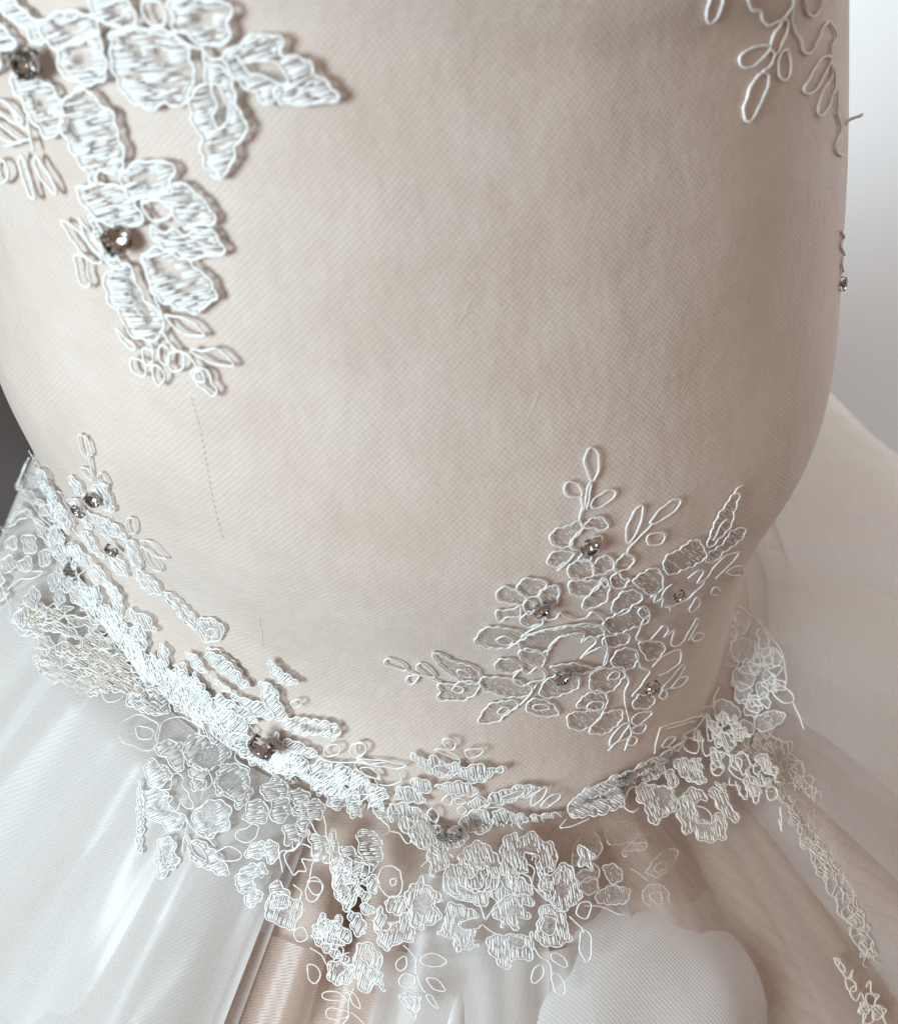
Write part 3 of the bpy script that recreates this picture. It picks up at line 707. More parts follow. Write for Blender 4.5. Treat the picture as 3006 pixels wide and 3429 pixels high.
LACE += r'''
@tangle of white lace leaves and looped sprigs hanging over the nude tulle|s|3.2|0.25|-70|6.5|900,2800,1.629
%fill 6 70 110 60 2.0 1040 3030 1240 2960 1330 3080 1240 3330 1150 3250
P 0 340 40 300 110 310 190 360 180 430 130 490 60 470 0 430
C 210 290 230 235 290 240 300 280 260 340 220 330
P 250 470 330 440 400 470 450 510 440 560 340 540 270 520
P 240 520 330 580 420 630 440 670 350 640 270 570
L 480 620 490 570 540 560 600 620 630 660 600 700 600 760 560 820 520 840 490 780 465 720 ! 510 620 540 590 570 650 550 720 530 740 515 680
P 380 150 430 130 500 280 440 390 400 350 360 240
C 600 200 660 180 720 220 720 290 660 320 610 270
C 660 230 690 220 690 250 670 255
P 640 340 720 310 745 350 710 410 650 400
P 540 210 590 210 600 280 560 300
P 480 280 530 280 560 320 520 340
P 500 370 550 350 580 400 530 410
P 570 440 600 500 660 490 740 400 760 450 800 500 780 550 700 570 650 610 600 560 | 640 450 700 440 690 480 650 480
P 750 290 830 235 900 290 945 330 900 360 930 420 860 480 810 490 760 420 | 790 330 850 310 880 350 850 400 800 390
P 440 400 500 420 540 480 500 530 450 480
C 150 500 200 480 220 540 180 560 150 540
C 820 650 890 625 960 660 930 690 850 690
C 700 660 740 640 750 690 710 720 690 690
C 710 760 740 735 790 745 780 800 720 800
C 850 760 900 760 955 820 900 820
C 850 850 880 850 915 920 880 900
L 710 850 760 830 820 860 820 920 790 970 760 930 730 900 ! 755 855 790 860 780 890
c 730 580 790 640 800 740 850 840
c 790 640 820 650
c 800 740 760 740
C 300 860 320 830 390 835 430 880 370 880
C 320 960 340 920 420 930 440 960 370 985
C 440 830 480 850 500 920 460 890
c 470 810 440 880 440 960 400 1020
c 450 940 500 980 540 1020
P 330 690 370 660 430 690 450 740 400 790 340 770 | 370 710 410 700 420 740 390 750
C 220 690 260 690 290 740 260 790 230 760
c 230 590 300 640 330 690 380 640 450 620
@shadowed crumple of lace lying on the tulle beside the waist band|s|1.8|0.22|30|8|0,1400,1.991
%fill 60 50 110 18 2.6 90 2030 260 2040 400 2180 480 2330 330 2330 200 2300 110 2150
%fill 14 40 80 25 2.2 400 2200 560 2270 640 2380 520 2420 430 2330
@large open white lace flower with wavy petals draped on the skirt|s|2.4|0.24|80|6.5|900,2800,1.629
%fill 10 70 120 70 1.4 1380 2780 1880 2780 1960 2880 1700 2960 1420 2940
P 1030 140 1060 90 1120 50 1190 80 1240 130 1260 210 1210 240 1200 200 1150 155 1140 200 1090 200
P 945 240 960 190 1030 165 1090 195 1100 240 1070 240 1080 280 1150 300 1200 290 1170 370 1100 350 1010 320 960 280
C 1150 155 1190 180 1205 240 1160 290 1090 270 1070 240 1120 230
P 1260 150 1270 40 1330 0 1350 60 1370 20 1440 0 1470 50 1530 50 1555 120 1540 200 1480 230 1450 190 1460 140 1390 110 1350 180 1290 215
P 1460 240 1540 220 1560 180 1610 165 1660 220 1685 320 1640 370 1600 400 1500 330 1480 300
c 1270 220 1330 215 1400 230 1440 280 1500 340 1600 410
c 940 280 1000 320 1080 350 1140 360 1170 440 1220 370 1300 280
c 820 180 880 130 860 90 900 120 960 110 1000 140
P 1210 420 1240 360 1310 320 1370 310 1430 340 1410 370 1360 370 1410 420 1380 440 1340 430 1350 490 1310 490 1290 440 1260 490 1250 440
P 1200 290 1260 260 1290 300 1230 350
P 1300 260 1360 240 1410 270 1430 310 1340 300
P 1450 460 1480 370 1540 380 1600 420 1610 490 1640 550 1590 580 1500 590 1450 560 ! 1460 470 1490 425 1540 440 1555 490 1520 530 1480 510
P 1190 540 1250 530 1320 520 1390 540 1420 510 1430 570 1410 660 1340 660 1280 710 1220 660 1190 610 ! 1290 560 1320 530 1380 560 1370 600 1320 590 1310 620
P 960 370 1010 360 1080 380 1130 420 1040 460 1050 500 1120 510 1100 560 1140 580 1080 600 1010 620 1000 550 910 520 950 480
c 1040 460 1100 440 1130 420
c 1050 500 1130 490 1150 470 1200 510 1270 530
C 1520 640 1560 625 1600 660 1615 700 1560 690
C 1430 720 1470 690 1485 740 1440 790 1420 770
C 1530 740 1560 740 1600 800 1590 855 1550 830 1530 780
c 1430 590 1460 640 1510 670 1530 740
C 1690 510 1730 520 1745 580 1735 660 1710 670 1680 610
C 1660 410 1680 360 1730 350 1740 390 1710 440
c 1620 430 1690 490 1700 520
@white satin stitched flower with a standing crystal and leafy sprays, middle of the waist seam|w|2.2|0.24|75|6|1200,2350,1.792
P 190 600 210 580 300 590 380 620 430 690 460 740 450 790 380 800 310 820 240 780 245 730 190 700 200 660 | 320 640 380 650 400 700 340 690
P 600 700 660 630 720 620 780 660 800 720 760 800 680 810 620 790 | 650 650 710 650 730 690 680 710
P 230 500 260 475 340 500 400 550 410 580 340 575 230 550
P 310 450 350 435 420 450 440 490 400 520 330 490
P 460 480 540 460 620 450 690 490 700 530 620 540 520 500
P 660 590 700 550 760 570 740 600 680 610
C 500 200 540 190 575 220 560 260 520 250
C 455 260 510 260 580 290 600 320 540 300
C 630 270 680 255 740 260 720 290 650 310
L 315 300 340 280 400 320 430 300 470 310 520 340 590 340 600 390 540 430 460 410 420 390 360 350 ! 450 360 500 355 560 400 520 410
L 600 380 660 360 710 345 770 370 840 365 875 375 800 405 770 440 690 455 620 430
c 600 320 590 400 620 430
L 770 560 820 510 880 500 950 480 1070 480 1040 520 970 550 880 580 800 585 ! 840 550 900 525 980 510 940 545 870 560
C 1020 600 1030 540 1080 500 1115 490 1080 560
C 1080 600 1120 550 1190 525 1170 570 1110 610
L 1020 660 1100 640 1190 650 1215 690 1120 705 1040 700 ! 1080 670 1150 665 1160 685 1100 690
P 800 640 850 620 920 640 1000 670 960 710 860 720 800 690
c 740 610 850 610 950 670 1020 690
c 960 710 950 760 980 790
C 500 570 530 530 560 540 550 590
C 570 560 620 550 640 570 600 590
C 590 610 620 600 640 630 610 650
C 410 640 440 610 480 640 460 690
P 480 840 560 780 620 800 650 850 560 900 460 940 450 890
C -5 215 40 220 60 250 30 290 -5 285
C -5 310 60 320 140 320 220 340 290 355 240 370 140 360 60 340
C 20 370 80 370 130 400 120 430 50 410
P -30 440 20 430 60 470 70 520 10 530 -30 500
c 130 470 200 470 260 440 250 400
c 100 430 120 480 100 530 70 600 100 660 160 720 180 800 130 830
c 180 800 240 810 280 870 340 850 400 890 430 940
c 700 530 780 580 740 610
* 535 690 84 -0.15 -0.75
@rolled white lace edge with a dark crystal along the shaded waist seam|w|2.4|0.24|28|6|1200,2350,1.792
P 1300 530 1400 480 1500 430 1640 370 1790 290 1880 250 1960 240 1900 320 1790 350 1680 410 1600 470 1500 500 1400 540
P 1240 640 1250 560 1290 550 1310 520 1400 500 1480 490 1560 520 1540 580 1420 620 1340 650 1260 660
P 1250 680 1300 650 1420 620 1560 590 1580 650 1480 690 1390 710 1290 720
c 1240 720 1200 780 1300 760 1380 720
* 1572 545 62 0.3 -0.6
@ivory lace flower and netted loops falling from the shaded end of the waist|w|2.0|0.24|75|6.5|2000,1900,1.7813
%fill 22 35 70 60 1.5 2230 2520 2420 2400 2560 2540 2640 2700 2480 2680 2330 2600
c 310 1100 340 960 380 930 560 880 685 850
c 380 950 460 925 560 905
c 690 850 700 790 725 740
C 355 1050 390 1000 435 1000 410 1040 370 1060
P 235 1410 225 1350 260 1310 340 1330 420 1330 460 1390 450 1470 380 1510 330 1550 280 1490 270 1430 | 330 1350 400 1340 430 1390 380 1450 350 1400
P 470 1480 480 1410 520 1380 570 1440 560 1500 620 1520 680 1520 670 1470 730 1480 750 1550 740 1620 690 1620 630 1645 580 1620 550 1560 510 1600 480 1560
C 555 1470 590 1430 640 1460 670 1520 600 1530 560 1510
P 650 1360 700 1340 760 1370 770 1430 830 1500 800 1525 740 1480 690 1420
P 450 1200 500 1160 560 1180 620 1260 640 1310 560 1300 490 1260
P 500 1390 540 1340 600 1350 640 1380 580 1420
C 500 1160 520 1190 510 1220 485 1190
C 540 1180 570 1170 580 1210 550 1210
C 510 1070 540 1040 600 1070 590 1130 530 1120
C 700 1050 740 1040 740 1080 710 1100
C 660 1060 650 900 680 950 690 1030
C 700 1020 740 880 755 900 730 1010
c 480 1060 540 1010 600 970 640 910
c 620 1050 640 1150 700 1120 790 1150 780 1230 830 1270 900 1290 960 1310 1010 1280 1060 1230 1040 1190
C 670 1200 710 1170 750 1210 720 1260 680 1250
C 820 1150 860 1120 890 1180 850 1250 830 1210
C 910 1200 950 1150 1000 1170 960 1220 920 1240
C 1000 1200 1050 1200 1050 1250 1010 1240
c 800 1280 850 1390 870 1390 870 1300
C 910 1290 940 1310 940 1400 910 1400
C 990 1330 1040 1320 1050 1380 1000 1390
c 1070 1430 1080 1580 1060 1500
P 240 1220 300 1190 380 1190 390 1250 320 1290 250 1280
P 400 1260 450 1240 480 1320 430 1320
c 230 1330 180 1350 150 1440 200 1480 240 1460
'''
LACE += r'''
@pale lace flower half hidden in the shaded tulle under the rolled edge|s|-6.0|0.27|80|9|1900,2700,1.620
P 60 170 130 90 190 110 210 200 150 270 60 280
P 230 90 300 30 390 40 410 130 330 160 250 150
P 330 210 370 160 450 160 490 230 420 250 350 240
P 70 350 110 315 200 330 220 390 150 430 70 440
P 240 350 300 330 350 370 340 420 280 430
P 100 450 190 400 210 470 150 500
P 200 500 250 460 320 450 390 470 360 540 280 555 210 540
L 490 350 560 270 640 230 660 260 620 330 560 390 500 380 ! 530 340 580 310 600 330 550 370
L 460 500 490 440 580 450 610 500 590 590 520 580 480 540 ! 500 490 560 480 570 540 530 540
c 390 350 450 380 490 420
c 130 560 240 570 300 600 380 610 400 660 340 680
@faint ivory lace scrap standing out behind the bodice edge on the shaded tulle|s|-0.8|0.24|60|8|2000,1900,1.7813
%fill 16 40 80 40 1.4 2440 2060 2540 2130 2620 2300 2560 2420 2430 2350
C 1040 710 1100 700 1160 740 1175 790 1120 800 1070 770
C 870 790 920 780 960 830 960 860 900 840
C 1020 600 1080 580 1110 600 1060 640
P 790 300 860 260 900 330 850 400 790 390
P 800 440 900 420 960 480 900 560 810 540
P 950 370 1010 400 1030 500 980 520
P 820 600 900 590 940 660 880 720 800 690
P 950 690 1000 680 1020 750 970 780
P 1030 480 1090 500 1100 560 1050 570
P 700 800 780 790 850 850 800 930 720 900
P 860 900 920 930 920 990 850 1000
P 950 880 1050 850 1130 880 1090 930 1000 970 940 950
c 1130 700 1130 620 1100 500 1030 400 960 320 880 250 830 220
c 1170 800 1200 860 1240 960
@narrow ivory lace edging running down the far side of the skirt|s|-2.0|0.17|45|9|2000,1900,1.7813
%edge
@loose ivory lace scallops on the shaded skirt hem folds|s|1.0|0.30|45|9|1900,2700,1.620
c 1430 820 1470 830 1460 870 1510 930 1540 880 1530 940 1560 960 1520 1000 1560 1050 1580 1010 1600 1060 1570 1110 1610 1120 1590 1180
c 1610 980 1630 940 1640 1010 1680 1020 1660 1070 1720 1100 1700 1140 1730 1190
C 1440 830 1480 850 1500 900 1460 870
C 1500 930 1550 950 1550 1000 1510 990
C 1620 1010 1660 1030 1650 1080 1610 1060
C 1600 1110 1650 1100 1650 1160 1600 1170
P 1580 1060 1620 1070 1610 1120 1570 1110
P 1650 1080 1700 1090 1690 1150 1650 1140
'''

# ------------------------------------------------------------------ skirt layers
def bumpf(th0, th1, s0, s1, amp):
    def f(th, s, u):
        a = max(0.0, 1 - ((th - (th0 + th1) / 2) / ((th1 - th0) / 2)) ** 2); b = max(0.0, 1 - ((s - (s0 + s1) / 2) / ((s1 - s0) / 2)) ** 2)
        return amp * math.sqrt(a) * math.sqrt(b)
    return f
def edge_drop(d):
    """the free side edges of a tulle panel sink towards the lining"""
    return lambda th, s, u: -d * (ss(0.14, 0.0, u) + ss(0.86, 1.0, u))
HOLE = [(4.235, 0.020, 0.035, 0.016, -0.030), (4.02, 0.02, 0.03, 0.02, -0.012)]
def hollow(th, s, u):
    return sum(d * math.exp(-((th - a) / w) ** 2 - ((s - c) / e) ** 2) for a, c, w, e, d in HOLE)
sheet('skirt_lining', M['lining'], *FULL, 0.0, 0.42, 0.0, [(23, 0.0022, 1.2), (41, 0.0012, 0.2)], nth=520, hfun=hollow)
LAYERS = [
    ('tulle', 2.3, 4.09, 0.001, 0.40, 0.0040, [(15, 0.004, 1.1), (33, 0.002, 0.3)], 0.0),
    ('tulle_dense', 2.3, 4.07, 0.002, 0.40, 0.0080, [(19, 0.006, 2.6), (27, 0.004, 2.2)], 0.001),
    ('tulle_soft', 2.3, 4.055, 0.003, 0.40, 0.0105, [(13, 0.010, 0.2), (29, 0.005, 1.0)], 0.001),
    ('tulle_dense', 4.30, 4.70, 0.030, 0.30, 0.0045, [(24, 0.003, 0.8), (47, 0.002, 0.3)], 0.001),
    ('tulle_dense', 4.345, 4.62, 0.012, 0.30, 0.0085, [(29, 0.003, 2.4)], 0.002),
    ('tulle_nude', 4.03, 4.20, 0.034, 0.30, 0.0035, [(56, 0.005, 0.9)], 0.001),
    ('tulle_nude', 4.24, 4.36, 0.040, 0.30, 0.0030, [(60, 0.004, 0.2)], 0.001),
    ('tulle_nude', 4.62, 5.55, 0.001, 0.38, 0.0035, [(27, 0.004, 0.5), (61, 0.003, 1.7)], 0.001),
    ('tulle_nude', 4.80, 5.35, 0.003, 0.36, 0.0075, [(37, 0.006, 2.0), (71, 0.002, 1.0)], 0.002),
    ('tulle_ivory', 5.00, 8.5, 0.001, 0.42, 0.0045, [(8, 0.006, 0.7), (15, 0.004, 2.0)], 0.001),
    ('tulle_ivory', 5.40, 8.5, 0.010, 0.42, 0.0100, [(11, 0.004, 1.7), (23, 0.002, 0.4)], 0.001),
    ('tulle_soft', 5.08, 6.9, 0.006, 0.42, 0.0085, [(17, 0.004, 0.9), (31, 0.002, 0.4)], 0.002),
    ('tulle_soft', 5.55, 8.5, 0.02, 0.42, 0.0120, [(9, 0.005, 2.7)], 0.006),
]
def crease(ed, seed, amp):
    e = edge_drop(ed)
    return lambda th, s, u: e(th, s, u) + amp * max(0.0, 0.25 + noise.noise(Vector((th * 7, s * 16 + th * 2, seed))) + 0.5 * noise.noise(Vector((th * 19, s * 24, seed + 5))))
for q, (nm, a, b, s0, s1, h, fo, ed) in enumerate(LAYERS):
    sheet('tulle_layer', M[nm], a, b, s0, s1, h, fo, hfun=crease(ed, q * 3.7, 0.0022 if 'nude' in nm else 0.0015 if 'ivory' in nm or a > 5 else 0.005), nth=int((b - a) * 150) + 40, ns=60)
# a rounded puff of white tulle pushed up in front of the nude pleats
c0 = on(2320, 3540, 's', -0.004)[0]
wn = waist_normal(4.80); tn = Vector((-wn.y, wn.x, 0)); NP = 70
for sc_, mt_, sd in ((1.0, 'tulle_dense', 0.0),):
    pv, pf, puv = [], [], []
    for i in range(NP + 1):
        for j in range(NP + 1):
            u, v = 2 * i / NP - 1, 2 * j / NP - 1
            r = min(1.0, math.hypot(u * (1 + 0.12 * math.sin(2 * v)), v))
            z = 0.032 * max(0.0, 1 - r ** 1.9) ** 0.95 - 0.017 + 0.007 * noise.noise(Vector((u * 1.6, v * 1.6, sd)))
            pv.append(c0 + (tn * (u * 0.054) + wn * (v * 0.054) + Vector((0, 0, z - 0.9 * v * 0.052))) * sc_); puv.append((u * 0.047, v * 0.06))
    for i in range(NP):
        for j in range(NP):
            if math.hypot((i + .5) * 2 / NP - 1, (j + .5) * 2 / NP - 1) < 1.0: pf.append((i * (NP + 1) + j, (i + 1) * (NP + 1) + j, (i + 1) * (NP + 1) + j + 1, i * (NP + 1) + j + 1))
    mesh_obj('tulle_puff', pv, pf, M[mt_], dress, uvs=puv)

# ------------------------------------------------------------------ lace builders
def catmull(pts, closed, step):
    n = len(pts); out = []
    rng = n if closed else n - 1
    for i in range(rng):
        g = lambda k: pts[k % n] if closed else pts[min(max(k, 0), n - 1)]
        p0, p1, p2, p3 = g(i - 1), g(i), g(i + 1), g(i + 2)
        L = math.dist(p1, p2); m_ = max(1, int(L / step))
        for k in range(m_):
            t = k / m_; t2, t3 = t * t, t * t * t
            out.append(tuple(0.5 * (2 * p1[d] + (p2[d] - p0[d]) * t + (2 * p0[d] - 5 * p1[d] + 4 * p2[d] - p3[d]) * t2 + (3 * p1[d] - p0[d] - 3 * p2[d] + p3[d]) * t3) for d in (0, 1)))
    if not closed: out.append(tuple(pts[-1]))
    return out
def wobble(pts, amp):
    ph = [rnd.random() * 6.28 for _ in range(4)]; out = []; L = 0
    for i, (x, y) in enumerate(pts):
        if i: L += math.dist(pts[i - 1], pts[i])
        out.append((x + amp * (math.sin(L / 9 + ph[0]) + 0.7 * math.sin(L / 23 + ph[1])), y + amp * (math.sin(L / 11 + ph[2]) + 0.7 * math.sin(L / 19 + ph[3]))))
    return out
def scallop(pts, amp, wave):
    n = len(pts)
    ar = sum(pts[i - 1][0] * pts[i][1] - pts[i][0] * pts[i - 1][1] for i in range(n)); sg = 1 if ar > 0 else -1
    out = []; L = 0; ph = rnd.random() * 3; w = wave * rnd.uniform(.8, 1.25)
    for i in range(n):
        a, b = pts[i - 1], pts[(i + 1) % n]; dx, dy = b[0] - a[0], b[1] - a[1]; q = math.hypot(dx, dy) or 1
        L += math.dist(pts[i - 1], pts[i]) if i else 0
        k = amp * (2 * abs(math.sin(L * math.pi / w + ph)) - 1.2) + amp * 0.6 * math.sin(L / 17 + ph * 5)
        out.append((pts[i][0] + sg * dy / q * k, pts[i][1] - sg * dx / q * k))
    return out
def mapped(pts, mode, off):
    P, N = [], []
    for x, y in pts:
        q = on(x, y, mode, off)
        if q: P.append(q[0]); N.append(q[1])
    return P, N
def cord(acc, pts, closed, mode, off, r, mi=0):
    c = wobble(catmull(pts, closed, 8), 1.1)
    P, N = mapped(c, mode, off)
    if len(P) > 2 and closed and (P[0] - P[-1]).length > 0.02: closed = False
    acc.tube(P, N, r, closed, mi)
def spans(poly, holes, ang, spacing):
    ca, sa = math.cos(ang), math.sin(ang)
    rot = lambda p: (p[0] * ca + p[1] * sa, -p[0] * sa + p[1] * ca)
    inv = lambda x, y: (x * ca - y * sa, x * sa + y * ca)
    loops = [[rot(p) for p in q] for q in [poly] + holes]
    ys = [p[1] for p in loops[0]]; y = min(ys) + spacing * 0.5
    while y < max(ys):
        yy = y + rnd.uniform(-.25, .25) * spacing; xs = []
        for lp in loops:
            for i in range(len(lp)):
                (x1, y1), (x2, y2) = lp[i - 1], lp[i]
                if (y1 > yy) != (y2 > yy): xs.append(x1 + (yy - y1) / (y2 - y1) * (x2 - x1))
        xs.sort()
        for a, b in zip(xs[::2], xs[1::2]): yield inv, a, b, yy
        y += spacing
def in_poly(p, poly):
    c = False
    for i in range(len(poly)):
        (x1, y1), (x2, y2) = poly[i - 1], poly[i]
        if (y1 > p[1]) != (y2 > p[1]) and p[0] < x1 + (p[1] - y1) / (y2 - y1) * (x2 - x1): c = not c
    return c
def centroid(q): return (sum(p[0] for p in q) / len(q), sum(p[1] for p in q) / len(q))

def size_of(q): return math.sqrt(abs(sum(q[i - 1][0] * q[i][1] - q[i][0] * q[i - 1][1] for i in range(len(q)))) / 2)

def petal(name, parent, pts, holes, bound, spec):
    """one embroidered piece: cord outline, satin stitches, net ground"""
    acc = Acc()
    out = wobble(scallop(catmull(pts, True, 7), spec['scal'], spec['wave']), 1.0)
    hs = [wobble(catmull(h, True, 8), 1.5) for h in holes]
    P, N = mapped(out, spec['mode'], spec['off'])
    if len(P) < 6: return None
    acc.tube(P, N, spec['r'], True, 0)
    for h, b in zip(hs, bound):
        if b:
            HP, HN = mapped(h, spec['mode'], spec['off']); acc.tube(HP, HN, spec['r'] * 0.85, True, 0)
    if size_of(out) > 75 and spec['double'] and rnd.random() < 0.6:
        c = centroid(out); k0 = rnd.randrange(len(out)); m_ = int(len(out) * rnd.uniform(.35, .7)); kk = rnd.uniform(.68, .82)
        seg = wobble([(c[0] + (out[(k0 + i) % len(out)][0] - c[0]) * (kk + .08 * math.sin(i * .7)), c[1] + (out[(k0 + i) % len(out)][1] - c[1]) * (kk + .08 * math.sin(i * .7 + 1))) for i in range(m_)], 1.0)
        SP, SN = mapped(seg, spec['mode'], spec['off'] + 0.0002); acc.tube(SP, SN, spec['r'] * 0.7, False, 0)
    ang = math.radians(spec['ang'] + rnd.uniform(-9, 9))
    sp = spec['sp'] * spec.get('kk', 1.0)
    size = size_of(out)
    # an unbound ragged middle is left open in the larger petals
    if not holes and size > 95 and spec['open']:
        c = centroid(out); hs = [[(c[0] + (x - c[0]) * 0.33, c[1] + (y - c[1]) * 0.33) for x, y in out]]
    for inv, a, b, y in spans(out, hs, ang, sp):
        a += rnd.uniform(0, 5); b -= rnd.uniform(0, 5); x = a
        while x < b - 4:
            L = rnd.uniform(*spec['len']); e = min(b, x + L)
            if rnd.random() < spec['fill'] and e - x > 4:
                dy = rnd.uniform(-2.5, 2.5)
                q0 = on(*inv(x, y), spec['mode'], spec['off'] - 0.0001); q1 = on(*inv(e, y + dy), spec['mode'], spec['off'] - 0.0001)
                if q0 and q1 and (q0[0] - q1[0]).length < 0.02: acc.stitch(q0[0], q1[0], q0[1], q1[1], spec['sr'] * rnd.uniform(.75, 1.2), 1, spec['lift'] * rnd.uniform(0.2, 1.3))
            x = e + rnd.uniform(*spec['gap'])
    low = [p - n * spec['r'] * 0.5 for p, n in zip(P, N)][::2]
    acc.add(low, [tuple(t) for t in tessellate_polygon([low])], 2)
    return acc.build(name, [spec['cordm'], spec['satinm'], spec['ground']], parent)

def rhinestone_mesh():
    bmv, bmf, mi = [], [], []
    def add(vs_, fs, k):
        b = len(bmv); bmv.extend(vs_); bmf.extend([tuple(i + b for i in f) for f in fs]); mi.extend([k] * len(fs))
    n = 10
    tab = [Vector((0.52 * math.cos(2 * math.pi * i / n), 0.52 * math.sin(2 * math.pi * i / n), 0.50)) for i in range(n)]
    mid = [Vector((0.82 * math.cos(2 * math.pi * (i + .5) / n), 0.82 * math.sin(2 * math.pi * (i + .5) / n), 0.34)) for i in range(n)]
    gir = [Vector((0.97 * math.cos(2 * math.pi * i / n), 0.97 * math.sin(2 * math.pi * i / n), 0.10)) for i in range(n)]
    V = tab + mid + gir + [Vector((0, 0, -0.55))]; F = [tuple(range(n))]
    for i in range(n):
        j = (i + 1) % n
        F += [(i, n + i, j), (n + i, 2 * n + i, 2 * n + j), (j, n + i, n + j), (n + i, 2 * n + j, n + j)]
    F = [f if k == 0 else f for k, f in enumerate(F)]
    add(V, F, 0)
    add([v.copy() for v in gir] + [Vector((0, 0, -0.55))], [(i, n, (i + 1) % n) for i in range(n)], 1)
    # square cup and four bent claws
    def box(c, hx, hy, hz, rz=0):
        vs_ = [Vector((x * hx, y * hy, z * hz)) for x in (-1, 1) for y in (-1, 1) for z in (-1, 1)]
        mt = Matrix.Rotation(rz, 3, 'Z')
        add([mt @ v + Vector(c) for v in vs_], [(0, 1, 3, 2), (4, 6, 7, 5), (0, 4, 5, 1), (2, 3, 7, 6), (0, 2, 6, 4), (1, 5, 7, 3)], 2)
    for k in range(4):
        a = k * math.pi / 2
        for e in (-0.26, 0.26):
            box((0.86 * math.cos(a + 3 * e), 0.86 * math.sin(a + 3 * e), -0.42), 0.06, 0.36, 0.08, a + 3 * e)
        a += math.pi / 4
        d = Vector((math.cos(a), math.sin(a), 0))
        box(tuple(d * 0.99 + Vector((0, 0, -0.15))), 0.06, 0.10, 0.34, a)
        box(tuple(d * 0.90 + Vector((0, 0, 0.23))), 0.13, 0.09, 0.05, a)
    me = bpy.data.meshes.new('rhinestone')
    me.from_pydata([tuple(v) for v in bmv], [], bmf)
    for k in ('crystal', 'foil', 'claw'): me.materials.append(M[k])
    me.polygons.foreach_set('material_index', mi)
    bm = bmesh.new(); bm.from_mesh(me); bmesh.ops.recalc_face_normals(bm, faces=bm.faces); bm.to_mesh(me); bm.free()
    me.update()
    return me
STONE = rhinestone_mesh()
def rhinestone(px, py, d, mode, off, parent, tilt=None):
    q = on(px, py, mode, off + (0.0012 if mode == 'w' else 0.0004))
    if not q: return
    p, n = q
    dist = (p - CAM_POS).length
    r = 1.02 * d / 2 * dist / FPX
    ax = n.copy()
    ax += Vector((rnd.uniform(-.25, .25), rnd.uniform(-.25, .25), rnd.uniform(-.1, .2)))
    if tilt: ax = (n * 1.0 + CAM_R * tilt[0] + CAM_U * tilt[1])
    ax.normalize()
    o = bpy.data.objects.new('rhinestone', STONE); col.objects.link(o); o.parent = parent
    o.matrix_local = Matrix.Translation(p + n * r * (0.1 if px > 2800 else 0.65 if not tilt else 1.0)) @ ax.to_track_quat('Z', 'Y').to_matrix().to_4x4() @ Matrix.Rotation(rnd.random() * 3, 4, 'Z') @ Matrix.Scale(r, 4)

# the seam where lace crowds the waist: long foreshortened leaves lying along it
SEAM = [(95, 1560), (160, 1690), (250, 1850), (370, 2010), (520, 2200), (680, 2370), (860, 2500)]
def seam_at(t):
    c = catmull(SEAM, False, 12); i = min(len(c) - 2, int(t * (len(c) - 1)))
    d = (c[i + 1][0] - c[i][0], c[i + 1][1] - c[i][1]); L = math.hypot(*d) or 1
    return c[i], (d[0] / L, d[1] / L)
def band_shapes():
    out = []
    for k in range(46):
        t = 0.02 + 0.93 * k / 45
        (x, y), (dx, dy) = seam_at(t); nx, ny = dy, -dx
        w = rnd.uniform(-62, 62); L = rnd.uniform(60, 115); a = rnd.uniform(18, 32)
        sk = rnd.uniform(-.45, .45)
        ux, uy = dx + nx * sk, dy + ny * sk
        cx, cy = x + nx * w, y + ny * w
        pts = []
        for i in range(12):
            an = 2 * math.pi * i / 12
            ra = a * (1 + 0.28 * math.sin(i * 2.6 + k)); 
            u_, v_ = math.cos(an) * L * 0.5, math.sin(an) * ra * 0.55 * (1.25 - 0.4 * math.cos(an))
            pts.append((cx + ux * u_ + nx * v_, cy + uy * u_ + ny * v_))
        out.append(('L' if k % 3 else 'P', pts, [], []))
    for k in range(6):
        t = 0.03 + 0.85 * k / 5; w = rnd.uniform(-60, 60); pts = []
        for i in range(7):
            (x, y), (dx, dy) = seam_at(min(.98, t + i * 0.03)); ww = w + 9 * math.sin(i * 1.7 + k)
            pts.append((x + dy * ww, y - dx * ww))
        out.append(('c', pts, [], []))
    return out
def fill_shapes(tok):
    """crowded lace: many small wavy pieces and squiggles inside an outline"""
    n, lo, hi, dirn, asp = int(tok[0]), float(tok[1]), float(tok[2]), math.radians(float(tok[3])), float(tok[4])
    q = [float(x) for x in tok[5:]]; poly = [(q[i], q[i + 1]) for i in range(0, len(q), 2)]
    xs, ys = [p[0] for p in poly], [p[1] for p in poly]; out = []; k = 0; guard = 0
    while k < n and guard < 4000:
        guard += 1
        c = (rnd.uniform(min(xs), max(xs)), rnd.uniform(min(ys), max(ys)))
        if not in_poly(c, poly): continue
        L = rnd.uniform(lo, hi); a = dirn + rnd.gauss(0, .45); ca, sa = math.cos(a), math.sin(a); k += 1
        if k % 6 == 0:
            pts = [(c[0] + ca * (i - 3) * L * .3 - sa * L * .22 * math.sin(i * 1.9 + k), c[1] + sa * (i - 3) * L * .3 + ca * L * .22 * math.sin(i * 1.9 + k)) for i in range(7)]
            out.append(('c', pts, [], []))
        else:
            pts = []
            for i in range(10):
                an = i * math.pi / 5; w = 1 + .3 * math.sin(i * 2.3 + k)
                u_, v_ = math.cos(an) * L * .5 * w, math.sin(an) * L * .5 / asp * w
                pts.append((c[0] + ca * u_ - sa * v_, c[1] + sa * u_ + ca * v_))
            out.append(('P' if k % 3 == 1 else 'L', pts, [], []))
    return out
EDGE = [(2500, 2440), (2590, 2530), (2670, 2640), (2730, 2760), (2780, 2880), (2830, 3000), (2890, 3130), (2940, 3250)]
